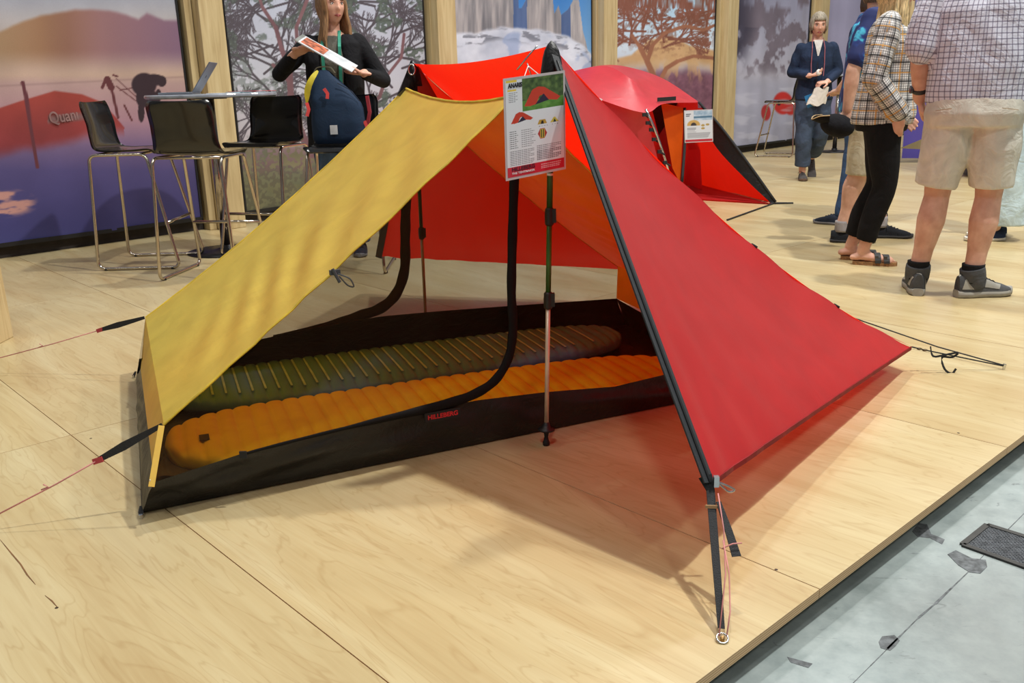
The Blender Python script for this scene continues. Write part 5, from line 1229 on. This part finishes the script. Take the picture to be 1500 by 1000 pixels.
# --- man in a checked shirt and khaki shorts, seen from behind
loc = at_h(1397, 432); vy = math.atan2(loc[0], loc[1])
m1 = Figure('man in checked shirt and khaki shorts with grey hiking boots', loc, -vy + .05, 1.86, SK2); s = m1.s
m1.torso_body()
shl, ell_, wrl = m1.arm((-.205, 0, 1.40), (-.250, -.03, 1.13), (-.235, .07, .925), A(.25, .45, -.85), A(1, 0, 0), .5, 1, (.054, .044, .031))
shr, elr, wrr = m1.arm((.205, 0, 1.40), (.290, -.02, 1.13), (.300, .05, .90), A(-.1, .25, -.95), A(-1, 0, 0), .5, -1, (.054, .044, .031))
hl, kl, al = m1.leg((-.10, 0, .86), (-.12, .03, .47), (-.170, .0, .10), foot=False, r=(.090, .058, .065, .042)); hr, kr, ar = m1.leg((.10, 0, .86), (.100, .03, .47), (.070, -.01, .10), foot=False, r=(.090, .058, .065, .042))
m1.finish()
hair_part(m1.t, m1.hc, m1.hx, m1.hy, m1.hz, s, (96, 72, 52), 0, True, seed=21); face_parts(m1.t, m1.hc, m1.hx, m1.hy, m1.hz, s, (70, 52, 40))
CHECK = check_cloth('lavender_check', (206, 208, 220), [(0, .026, .0, .0055, (84, 76, 100), .66), (1, .026, .0, .0055, (84, 76, 100), .66)])
mb = shirt_mb(s, [((0, 0, .905), .215, .150), ((0, 0, .95), .218, .155), ((0, -.005, 1.05), .215, .155), ((0, 0, 1.18), .215, .150), ((0, 0, 1.30), .215, .140), ((0, 0, 1.385), .195, .115), ((0, 0, 1.43), .10, .085), ((0, 0, 1.455), .075, .070)],
    [([shl + A(.02, 0, .01), lerp(shl, ell_, .5), lerp(shl, ell_, .92)], [.080 * s, .082 * s, .078 * s]), ([shr + A(-.02, 0, .01), lerp(shr, elr, .5), lerp(shr, elr, .92)], [.080 * s, .082 * s, .078 * s])])
remeshed(mb, 'shirt', CHECK, m1.t, .008, 4, .5, .0045, [(A(0, 0, .85) * s, A(0, 0, 1.45) * s, .19 * s, A(0, 1, 0)), (shl, ell_, .078 * s, A(1, 0, 0)), (shr, elr, .078 * s, A(-1, 0, 0))], 11)
mb = trouser_mb(s, [((0, 0, .80), .205, .150), ((0, -.008, .86), .215, .160), ((0, -.004, .93), .205, .148), ((0, 0, .985), .190, .135)],
    [([(-.085, 0, .86), (-.104, .005, .70), (-.128, .02, .525)], (.118, .112, .096)), ([(.085, 0, .86), (.098, .005, .70), (.105, .02, .525)], (.118, .112, .096))])
remeshed(mb, 'shorts', cloth('khaki_shorts', (200, 196, 182)), m1.t, .008, 3, .5, .003)
for side in (-1, 1):
    mb = MB(); mb.strip([A(side * .10, -.166, .885) * s, A(side * .165, -.135, .875) * s], .004, .004, A(0, 0, 1)); mb.build('back_pocket_seam', cloth('khaki_seam', (176, 158, 132)), m1.t, local=True)
for (kn, an), yw in (((kl, al), .12), ((kr, ar), -1.05)):
    mb = MB(); limb_open(mb, [an + A(0, 0, .065), an + A(0, 0, .02), an - A(0, 0, .03)], [.051 * s, .049 * s, .050 * s]); mb.build('sock', cloth('black_sock', (26, 26, 28)), m1.t, True, local=True)
    f = A(-math.sin(yw), math.cos(yw), 0)
    mb = MB(); limb_open(mb, [an + A(0, 0, .045) - f * .006, an + A(0, 0, .02), A(an[0], an[1], .085) + f * .01, A(an[0], an[1], .05) + f * .02], [.060, .062, .060, .052]); mb.build('boot_collar', cloth('boot_grey', (76, 78, 80), .12), m1.t, True, local=True)
    shoe(m1.t, A(an[0], an[1], 0) - f * .075 * s, yw, .305, .115, .125, cloth('boot_grey', (76, 78, 80), .12), plain('boot_sole', (150, 148, 140), .7), collar=.120, name='hiking_boot', sole_h=.040, accents=plain('boot_panel', (150, 148, 138), .7))
mb = MB(); w = lerp(ell_, wrl, .80); ax = unit(wrl - ell_); mb.lathe([(.036, -.014), (.039, -.010), (.039, .010), (.036, .014)], w, 20, axis=ax); wt = mb.build('watch_strap', plain('dark_strap', (32, 30, 34), .5), m1.t, True, local=True)
mb = MB(); mb.lathe([(.018, .036), (.020, .038), (.020, .048), (.016, .050)], w, 16, axis=A(-1, -.35, 0)); mb.build('watch_face', plain('watch_face', (50, 52, 58), .2), wt, True, local=True)

# --- woman in a plaid shirt and black leggings, in profile
loc = at_h(1276, 384)
m2 = Figure('woman in plaid shirt, black leggings and sandals with long fair hair', loc, math.radians(-110), 1.72, SK3); s = m2.s
m2.torso_body(hyaw=math.radians(-10))
shr, elr, wrr = m2.arm((.175, -.02, 1.385), (.215, -.075, 1.10), (.180, .075, .905), A(-.25, -.05, -1), A(-1, 0, 0), .2, -1)
shl, ell_, wrl = m2.arm((-.175, -.02, 1.385), (-.215, -.06, 1.10), (-.185, .085, .905), A(.1, .75, -.7), A(1, 0, 0), .3, 1)
m2.leg((.08, 0, .86), (.085, .03, .47), (.075, -.055, .085), r=(.085, .055, .055, .036)); m2.leg((-.08, 0, .86), (-.07, .0, .47), (-.075, -.125, .085), r=(.085, .055, .055, .036))
m2.finish()
face_parts(m2.t, m2.hc, m2.hx, m2.hy, m2.hz, s, (150, 118, 80)); hair_part(m2.t, m2.hc, m2.hx, m2.hy, m2.hz, s, (206, 182, 134), .30, False, seed=5, parting=.01)
PLAID = check_cloth('plaid_cotton', (222, 220, 216), [(0, .052, .2, .020, (80, 84, 92), .38), (1, .052, .1, .020, (80, 84, 92), .38), (0, .013, 0, .004, (40, 40, 46), .6), (1, .013, 0, .004, (40, 40, 46), .6), (0, .104, .45, .007, (206, 150, 60), .75), (1, .104, .35, .007, (206, 150, 60), .75), (0, .104, .92, .009, (20, 20, 24), .7), (1, .104, .80, .009, (20, 20, 24), .7)])
mb = shirt_mb(s, [((0, -.01, .84), .185, .175), ((0, -.005, .90), .190, .180), ((0, 0, 1.02), .170, .160), ((0, .012, 1.16), .165, .150), ((0, .015, 1.27), .172, .150), ((0, -.005, 1.36), .170, .115), ((0, -.01, 1.42), .09, .085), ((0, 0, 1.45), .068, .066)],
    [([shr + A(-.02, 0, .01), lerp(shr, elr, .5), elr], [.070, .068, .066]), ([elr, lerp(elr, wrr, .5), lerp(elr, wrr, .96)], [.066, .062, .056]), ([shl + A(.02, 0, .01), lerp(shl, ell_, .5), ell_], [.070, .068, .066]), ([ell_, lerp(ell_, wrl, .5), lerp(ell_, wrl, .96)], [.066, .062, .056])])
remeshed(mb, 'shirt', PLAID, m2.t, .008, 3, .5, .005, [(A(0, 0, .8) * s, A(0, 0, 1.42) * s, .165, A(0, -1, 0)), (shr, elr, .066, A(-1, 0, 0)), (elr, wrr, .06, A(-1, 0, 0)), (shl, ell_, .066, A(1, 0, 0)), (ell_, wrl, .06, A(1, 0, 0))], 13)
mb = trouser_mb(s, [((0, -.01, .80), .165, .145), ((0, -.015, .86), .175, .155), ((0, 0, .95), .155, .125)], [([(.08, -.005, .84), (.088, .02, .62), (.086, .032, .47), (.082, -.015, .30), (.076, -.045, .150)], (.108, .088, .070, .068, .058)), ([(-.08, -.005, .84), (-.08, .005, .62), (-.072, .0, .47), (-.074, -.07, .30), (-.076, -.11, .150)], (.108, .088, .070, .068, .058))])
remeshed(mb, 'leggings', cloth('black_leggings', (20, 20, 22), .15, .3), m2.t, .008, 3, .5, .0015)
M_STRAP, M_CORK = plain('dark_sandal_strap', (44, 46, 46), .55), plain('cork_sole', (142, 104, 66), .8, var=.2, scale=80)
for x, y in ((.075, -.055), (-.075, -.125)):
    mb = MB(); hs = A(x, y - .055, 0)
    wd = lambda q: np.interp(q, [0, .1, .4, .75, .95, 1], [.026, .034, .032, .044, .034, .018])
    ol = [(wd(q), q * .255) for q in np.linspace(0, 1, 14)] + [(-wd(q), q * .255) for q in np.linspace(1, 0, 14)]
    mb.prism(ol, .0, .022, place=lambda a, b, z: hs + A(a, b, z)); sd = mb.build('sandal', M_CORK, m2.t, local=True)
    for q in (.135, .185):
        mb = MB(); mb.strip([hs + A(math.cos(t) * .048, q + .01 * math.cos(t), .018 + math.sin(t) * (.056 if q < .15 else .046)) for t in np.linspace(0, PI, 11)], .034, .005, A(0, 1, 0)); mb.build('strap', M_STRAP, sd, local=True)
        mb = MB(); mb.box(hs + A(.040, q, .052), (.006, .020, .018)); mb.build('buckle', plain('dark_buckle', (80, 80, 82), .3, .6), sd, local=True)
mb = MB(); mb.strip([A(.05, .10, 1.42), A(.06, .165, 1.25), A(.03, .175, 1.05)], .012, .003, A(1, 0, 0)); mb.build('lanyard', plain('dark_red_lanyard', (110, 32, 44), .6), m2.t, local=True)

# --- man in a blue leaf-print shirt behind her
loc = at_h(1256, 351)
m3 = Figure('man in blue leaf print shirt and khaki shorts behind the plaid shirt', loc, math.radians(-104), 1.80, SK1); s = m3.s
m3.torso_body(hyaw=.1)
shr, elr, wrr = m3.arm((.20, -.03, 1.385), (.235, -.135, 1.10), (.215, -.150, .865), A(0, .10, -1), A(-1, 0, 0), 1.0, -1, (.052, .044, .030))
shl, ell_, wrl = m3.arm((-.20, -.02, 1.385), (-.25, -.06, 1.10), (-.23, .06, .865), A(0, .3, -1), A(1, 0, 0), .6, 1, (.052, .044, .030))
_, k1, a1 = m3.leg((.09, 0, .86), (.10, -.03, .47), (.10, -.115, .10), foot=False, r=(.09, .060, .066, .042)); _, k2, a2 = m3.leg((-.09, 0, .86), (-.10, .10, .47), (-.11, .15, .10), foot=False, r=(.09, .060, .066, .042))
m3.finish(); face_parts(m3.t, m3.hc, m3.hx, m3.hy, m3.hz, s, (90, 70, 50)); hair_part(m3.t, m3.hc, m3.hx, m3.hy, m3.hz, s, (120, 96, 70), 0, True, seed=8)
k = NT('blue_leaf_print'); v = k.coords(scale=(1, 1, .6)); n1 = k.noise(v, 9, 2, .5, 1.2)
k.base(k.ramp(n1, [(.46, (22, 36, 88)), (.54, (30, 56, 124)), (.60, (70, 176, 206)), (.68, (60, 150, 190))])); k.p.inputs['Roughness'].default_value = .8
mb = shirt_mb(s, [((0, -.01, .84), .20, .175), ((0, 0, .92), .205, .18), ((0, 0, 1.10), .20, .165), ((0, 0, 1.27), .205, .155), ((0, -.01, 1.37), .19, .12), ((0, 0, 1.44), .075, .07)], [([shr + A(-.02, 0, .01), lerp(shr, elr, .75)], [.080, .074]), ([shl + A(.02, 0, .01), lerp(shl, ell_, .75)], [.080, .074])])
remeshed(mb, 'shirt', k.m, m3.t, .009, 4, .5, .004)
mb = trouser_mb(s, [((0, -.008, .80), .185, .155), ((0, -.01, .88), .19, .160), ((0, 0, .96), .175, .135)], [([(.088, 0, .85), (.10, -.015, .62), (.105, -.03, .44)], (.115, .104, .094)), ([(-.088, 0, .85), (-.10, .05, .62), (-.105, .10, .44)], (.115, .104, .094))])
remeshed(mb, 'shorts', cloth('sand_shorts', (190, 184, 160)), m3.t, .009, 3, .5, .003)
for an in (a1, a2):
    mb = MB(); limb_open(mb, [an + A(0, 0, .045), an - A(0, 0, .03)], [.049, .050]); mb.build('sock', cloth('grey_sock', (150, 146, 146)), m3.t, True, local=True)
    shoe(m3.t, A(an[0], an[1] - .075, 0), -.05, .30, .110, .105, cloth('black_trainer', (30, 32, 36)), plain('dark_sole', (40, 40, 42), .7), collar=.085, name='trainer')
cp = m3.t; hc_ = to_local  # the cap he carries is a thing of its own
yw = math.radians(-104); cw = A(m3.t.location[0], m3.t.location[1], 0); rot = lambda q: cw + A(q[0] * math.cos(yw) - q[1] * math.sin(yw), q[0] * math.sin(yw) + q[1] * math.cos(yw), q[2])
cc = rot(A(.245, -.215, .80)); cap = thing('cap', 'black cap held by the man in the blue shirt', 'cap', cc - A(0, 0, .06))
mb = MB(); mb.ball(cc, (.115, .085, .075), 18, 10, axes=(unit(A(-1, .1, .25)), unit(A(.1, 1, 0)), unit(A(.25, 0, 1)))); mb.build('crown', cloth('black_cap', (22, 22, 26), .2), cap, True)
mb = MB(); mb.grid(lambda u, v: cc + A(-.08 - .09 * v * math.sin(PI * u) ** .5, -.075 + .15 * u, .02 + .035 * v - .012 * math.cos(PI * (2 * u - 1))), 10, 6); mb.grid(lambda u, v: cc + A(-.08 - .09 * v * math.sin(PI * u) ** .5, -.075 + .15 * u, .015 + .035 * v - .012 * math.cos(PI * (2 * u - 1))), 10, 6); mb.build('peak', cloth('black_cap', (22, 22, 26), .2), cap, True)
mb = MB(); mb.tube([cc + A(-.08 - .09 * math.sin(PI * u) ** .5, -.075 + .15 * u, .0575 - .012 * math.cos(PI * (2 * u - 1))) for u in np.linspace(0, 1, 12)], .004, 6); mb.build('peak_piping', plain('tan_piping', (176, 150, 110), .6), cap)

# --- person in jeans further back
loc = at_h(1258, 326)
m4 = Figure('person in blue jeans and dark shoes behind the leaf print shirt', loc, math.radians(30), 1.74, SK1); s = m4.s
m4.torso_body(); 
shr, elr, wrr = m4.arm((.185, 0, 1.39), (.225, -.03, 1.11), (.15, .16, .99), A(-.6, .8, 0), A(0, -.2, -1), .5, -1); shl, ell_, wrl = m4.arm((-.185, 0, 1.39), (-.225, -.03, 1.11), (-.15, .16, .99), A(.6, .8, 0), A(0, -.2, -1), .5, 1)
_, _, a1 = m4.leg((.09, 0, .86), (.14, .0, .47), (.185, -.03, .10), foot=False); _, _, a2 = m4.leg((-.09, 0, .86), (-.13, .0, .47), (-.175, .02, .10), foot=False); m4.finish()
hair_part(m4.t, m4.hc, m4.hx, m4.hy, m4.hz, s, (60, 46, 36), 0, True, seed=12); face_parts(m4.t, m4.hc, m4.hx, m4.hy, m4.hz, s, (50, 40, 34))
mb = shirt_mb(s, [((0, 0, .86), .185, .14), ((0, 0, 1.05), .175, .135), ((0, 0, 1.27), .185, .135), ((0, 0, 1.37), .175, .11), ((0, 0, 1.44), .07, .068)], [([shr + A(-.02, 0, .01), lerp(shr, elr, .7)], [.07, .064]), ([shl + A(.02, 0, .01), lerp(shl, ell_, .7)], [.07, .064])]); remeshed(mb, 'shirt', cloth('navy_tee', (36, 48, 80)), m4.t, .009, 4, .5, .003)
mb = trouser_mb(s, [((0, 0, .80), .17, .135), ((0, -.005, .88), .175, .14), ((0, 0, .96), .16, .12)], [([(.085, 0, .85), (.14, 0, .47), (.185, -.03, .06)], (.100, .070, .056)), ([(-.085, 0, .85), (-.13, 0, .47), (-.175, .02, .06)], (.100, .070, .056))]); remeshed(mb, 'jeans', cloth('blue_denim', (58, 82, 116), .14), m4.t, .009, 3, .5, .005)
for an, yw_ in ((a1, -.3), (a2, .35)): shoe(m4.t, A(an[0], an[1] - .07, 0), yw_, .28, .10, .10, cloth('dark_canvas', (36, 42, 54)), plain('grey_sole', (120, 120, 122), .7), collar=.08, name='trainer')

# --- person in pale wide trousers beyond the man in shorts
loc = at_h(1460, 349)
m5 = Figure('person in pale blue wide trousers and canvas shoes behind the checked shirt', loc, math.radians(82), 1.68, SK1); s = m5.s
m5.torso_body(); shr, elr, wrr = m5.arm((.17, 0, 1.385), (.20, -.03, 1.11), (.13, .16, .99), A(-.6, .8, 0), A(0, -.2, -1), .5, -1); shl, ell_, wrl = m5.arm((-.17, 0, 1.385), (-.20, -.03, 1.11), (-.13, .16, .99), A(.6, .8, 0), A(0, -.2, -1), .5, 1)
_, _, a1 = m5.leg((.08, 0, .86), (.085, .0, .47), (.085, -.02, .10), foot=False); _, _, a2 = m5.leg((-.08, 0, .86), (-.085, .02, .47), (-.085, .05, .10), foot=False); m5.finish()
hair_part(m5.t, m5.hc, m5.hx, m5.hy, m5.hz, s, (104, 78, 58), .12, True, seed=14); face_parts(m5.t, m5.hc, m5.hx, m5.hy, m5.hz, s, (80, 60, 48))
mb = shirt_mb(s, [((0, 0, .90), .17, .135), ((0, 0, 1.05), .16, .13), ((0, .01, 1.27), .17, .135), ((0, 0, 1.37), .165, .105), ((0, 0, 1.44), .068, .066)], [([shr + A(-.02, 0, .01), elr], [.066, .058]), ([shl + A(.02, 0, .01), ell_], [.066, .058])]); remeshed(mb, 'top', cloth('pink_top', (214, 96, 128)), m5.t, .009, 4, .5, .003)
mb = trouser_mb(s, [((0, 0, .80), .17, .14), ((0, -.005, .88), .17, .14), ((0, 0, .98), .15, .12)], [([(.08, -.005, .85), (.085, -.02, .47), (.085, -.045, .11)], (.11, .110, .118)), ([(-.08, 0, .85), (-.085, -.01, .47), (-.085, -.02, .11)], (.11, .110, .118))]); remeshed(mb, 'wide_trousers', cloth('pale_blue_cotton', (188, 208, 214)), m5.t, .009, 3, .5, .004)
for an in (a1, a2): shoe(m5.t, A(an[0], an[1] - .07, 0), .05, .27, .095, .085, cloth('navy_canvas_shoe', (42, 54, 80)), plain('white_sole', (214, 210, 200), .7), collar=.07, name='canvas_shoe')

# --- woman in a navy jacket walking towards us
loc = at_h(1184, 262); vy = math.atan2(loc[0], loc[1])
m6 = Figure('grey haired woman in navy jacket and trousers walking past the banners', loc, PI - vy + .12, 1.76, SK3); s = m6.s
m6.torso_body(head=(0, .03, 1.585), hpitch=-.18, hyaw=.05)
shr, elr, wrr = m6.arm((.165, 0, 1.355), (.235, -.03, 1.12), (.075, .20, 1.085), A(-.85, .45, .15), A(0, .2, 1), .7, -1); shl, ell_, wrl = m6.arm((-.165, 0, 1.355), (-.235, -.02, 1.12), (-.10, .20, 1.02), A(.8, .5, -.1), A(0, -.3, -1), .8, 1)
_, _, a1 = m6.leg((.085, 0, .86), (.085, .10, .47), (.075, .06, .09), foot=False); _, _, a2 = m6.leg((-.085, 0, .86), (-.08, .02, .46), (-.06, -.28, .22), foot=False); m6.finish()
face_parts(m6.t, m6.hc, m6.hx, m6.hy, m6.hz, s, (110, 98, 86)); hair_part(m6.t, m6.hc, m6.hx, m6.hy, m6.hz, s, (150, 140, 122), .0, True, seed=17)
NAVY = cloth('navy_jacket', (36, 48, 70), .1)
mb = shirt_mb(s, [((0, 0, .84), .195, .15), ((0, 0, .95), .185, .145), ((0, .005, 1.10), .165, .13), ((0, .012, 1.27), .178, .138), ((0, 0, 1.37), .172, .112), ((0, -.01, 1.43), .085, .075)], [([shr + A(-.008, 0, .004), lerp(shr, elr, .5), elr], [.064, .060, .054]), ([elr, lerp(elr, wrr, .82)], [.054, .046]), ([shl + A(.008, 0, .004), lerp(shl, ell_, .5), ell_], [.064, .060, .054]), ([ell_, lerp(ell_, wrl, .82)], [.054, .046])]); remeshed(mb, 'jacket', NAVY, m6.t, .009, 4, .5, .004)
mb = MB(); mb.grid(lambda u, v: A((2 * u - 1) * np.interp(v, [0, .5, 1], [.045, .026, .006]), .150 - .05 * (1 - v) ** 2, 1.44 - .16 * v) * s, 6, 10); mb.build('blouse', cloth('striped_blouse', (200, 196, 190)), m6.t, True, local=True)
mb = MB(); mb.strip([A(0, .155, .86) * s, A(0, .15, 1.05) * s, A(0, .158, 1.22) * s], .008, .004, A(1, 0, 0)); mb.build('jacket_zip', plain('dark_zip', (20, 26, 36), .5), m6.t, local=True)
for sg in (-1, 1):
    mb = MB(); mb.tube([A(.055 * sg, .03, 1.46) * s, A(.062 * sg, .155, 1.36) * s, A(.066 * sg, .168, 1.20) * s, A(.060 * sg, .19, 1.08) * s], .0045, 6); mb.build('lanyard', plain('rose_lanyard', (150, 84, 92), .6), m6.t, local=True)
mb = trouser_mb(s, [((0, 0, .80), .17, .14), ((0, -.005, .88), .17, .14), ((0, 0, .96), .155, .12)], [([(.085, 0, .85), (.088, .095, .47), (.078, .055, .15)], (.108, .088, .080)), ([(-.085, 0, .85), (-.085, .02, .46), (-.068, -.24, .26)], (.108, .088, .078))]); remeshed(mb, 'trousers', cloth('slate_trousers', (62, 74, 92), .1), m6.t, .009, 3, .5, .006)
shoe(m6.t, A(a1[0], a1[1] - .07, 0), 0, .265, .10, .10, cloth('grey_walking_shoe', (84, 80, 78)), plain('brown_sole', (96, 74, 60), .7), collar=.085, name='walking_shoe')
shoe(m6.t, A(a2[0], a2[1] - .05, .16), 0, .265, .10, .10, cloth('grey_walking_shoe', (84, 80, 78)), plain('brown_sole', (96, 74, 60), .7), collar=.085, name='walking_shoe', pitch=.9)
ry = m6.t.rotation_euler[2]; R6 = lambda q: A(loc[0] + q[0] * math.cos(ry) - q[1] * math.sin(ry), loc[1] + q[0] * math.sin(ry) + q[1] * math.cos(ry), q[2])
c0 = R6(A(-.01, .30, .90) * s); bag = thing('paper_bag', 'crumpled white paper bag held by the walking woman', 'bag', c0 - A(0, 0, .12))
mb = MB(); mb.grid(lambda u, v: c0 + A(.10 * (2 * u - 1) * (1 - .25 * v) + .05 * (v - .5), -.02 - .03 * math.sin(PI * u), .17 * v - .11 + .015 * math.sin(9 * u + 6 * v)), 10, 10); mb.grid(lambda u, v: c0 + A(.10 * (2 * u - 1) * (1 - .25 * v) + .05 * (v - .5), .03 * math.sin(PI * u), .17 * v - .11 + .015 * math.sin(9 * u + 6 * v)), 10, 10); mb.build('bag_sheet', cloth('white_paper', (214, 208, 198), .05), bag, True)
mb = MB(); q0 = c0 + A(-.05, .05, -.06); mb.box(q0, (.13, .006, .13), axes=(unit(A(1, 0, .35)), A(0, 1, 0), unit(A(-.35, 0, 1)))); o = mb.build('folder', plain('blue_folder', (34, 104, 150), .5)); tag(o, 'blue folder behind the white paper bag', 'folder')
mb = MB(); c1 = R6(A(.0, .265, 1.115) * s); mb.ball(c1, (.026, .022, .034), 12, 8); o = mb.build('tissue', cloth('white_tissue', (226, 222, 216), .04)); tag(o, 'crumpled white tissue in the hand of the walking woman', 'tissue')

# --- woman in a black cardigan holding a brochure behind the rucksack
loc = A(-1.13, 6.27, 0)
m7 = Figure('woman in black cardigan with long brown hair reading a brochure', loc, PI - math.atan2(loc[0], loc[1]) - .12, 1.77, SK3); s = m7.s
m7.torso_body(hyaw=.55, head=(-.01, .02, 1.585))
shr, elr, wrr = m7.arm((.165, 0, 1.36), (.345, .06, 1.185), (.215, .235, 1.295), A(-.75, .35, .35), A(-.1, .45, -.8), .55, -1); shl, ell_, wrl = m7.arm((-.165, 0, 1.36), (-.305, .02, 1.13), (-.205, .235, 1.175), A(.9, .3, .12), A(0, .1, 1), .75, -1)
_, _, a1 = m7.leg((.085, 0, .86), (.09, .02, .47), (.09, -.01, .10), foot=False); _, _, a2 = m7.leg((-.085, 0, .86), (-.09, .02, .47), (-.09, -.01, .10), foot=False); m7.finish(.006)
face_parts(m7.t, m7.hc, m7.hx, m7.hy, m7.hz, s, (104, 74, 52)); hair_part(m7.t, m7.hc, m7.hx, m7.hy, m7.hz, s, (140, 106, 72), .36, False, seed=19, parting=.012)
mb = shirt_mb(s, [((0, 0, .84), .17, .135), ((0, 0, 1.02), .145, .12), ((0, .012, 1.25), .155, .128), ((0, 0, 1.36), .15, .10), ((0, -.005, 1.415), .075, .07)], []); remeshed(mb, 'top', cloth('olive_grey_top', (96, 94, 86)), m7.t, .009, 4, .5, .002)
CARD = cloth('black_cardigan', (24, 24, 27), .15)
mb = shirt_mb(s, [], []) if False else MB()
for sg, a_, b_, c_ in ((1, shr, elr, wrr), (-1, shl, ell_, wrl)):
    limb(mb, [a_ + A(-.008 * sg, 0, .004), lerp(a_, b_, .5), b_], [.064, .058, .052]); limb(mb, [b_, lerp(b_, c_, .5), lerp(b_, c_, .88)], [.050, .046, .040])
    loft(mb, [(A(.125 * sg, -.005, .70) * s, .085 * s, .135 * s), (A(.118 * sg, -.005, .90) * s, .085 * s, .145 * s), (A(.105 * sg, 0, 1.05) * s, .075 * s, .135 * s), (A(.112 * sg, .005, 1.25) * s, .072 * s, .142 * s), (A(.105 * sg, 0, 1.36) * s, .078 * s, .112 * s), (A(.085 * sg, -.01, 1.415) * s, .045 * s, .065 * s)])
loft(mb, [(A(0, -.09, .70) * s, .16 * s, .06 * s), (A(0, -.08, 1.05) * s, .14 * s, .06 * s), (A(0, -.07, 1.30) * s, .15 * s, .07 * s), (A(0, -.05, 1.40) * s, .09 * s, .045 * s)])
remeshed(mb, 'cardigan', CARD, m7.t, .008, 4, .5, .003)
for sg in (-1, 1):
    mb = MB(); mb.strip([A(.05 * sg, .04, 1.44) * s, A(.055 * sg, .135, 1.34) * s, A(.052 * sg, .146, 1.20) * s, A(.045 * sg, .142, 1.02) * s], .020, .003, A(1, 0, 0)); mb.build('lanyard', plain('teal_lanyard', (44, 140, 116), .6), m7.t, local=True)
mb = trouser_mb(s, [((0, 0, .80), .165, .135), ((0, -.005, .88), .165, .135), ((0, 0, .96), .15, .118)], [([(.085, 0, .85), (.09, .02, .47), (.09, -.01, .08)], (.10, .075, .062)), ([(-.085, 0, .85), (-.09, .02, .47), (-.09, -.01, .08)], (.10, .075, .062))]); remeshed(mb, 'jeans', cloth('grey_blue_jeans', (72, 92, 116), .12), m7.t, .009, 3, .5, .004)
for an in (a1, a2): shoe(m7.t, A(an[0], an[1] - .07, 0), 0, .26, .095, .09, cloth('dark_canvas', (36, 42, 54)), plain('grey_sole', (120, 120, 122), .7), collar=.075, name='trainer')
ry7 = m7.t.rotation_euler[2]; R7 = lambda q: A(loc[0] + q[0] * math.cos(ry7) - q[1] * math.sin(ry7), loc[1] + q[0] * math.sin(ry7) + q[1] * math.cos(ry7), q[2])
pa, pb = R7(A(.135, .335, 1.375) * s), R7(A(-.135, .330, 1.215) * s)
bx = unit(pb - pa); bn = unit(np.cross(bx, A(0, 1, .22))); bw = np.cross(bn, bx)
bro = thing('brochure', 'open brochure in the hands of the woman in the cardigan', 'brochure', (pa + pb) / 2 - A(0, 0, .1))
L_ = np.linalg.norm(pb - pa) + .06; mid = (pa + pb) / 2
if bn @ (CAM - mid) < 0: bn = -bn; bw = -bw
mb = MB(); mb.box(mid, (L_, .21, .006), axes=(bx, bw, bn)); mb.build('pages', plain('white_pages', (196, 200, 204), .5), bro)
mb = MB(); mb.box(mid - bx * L_ * .22 + bn * .0038, (L_ * .40, .17, .0012), axes=(bx, bw, bn)); mb.build('printed_picture', plain('red_green_print', (150, 84, 60), .4, var=.45, scale=30), bro)
mb = MB(); mb.box(mid - bx * L_ * .48, (L_ * .06, .208, .0075), axes=(bx, bw, bn)); mb.build('cover_spine', plain('grey_spine', (120, 122, 118), .5), bro)
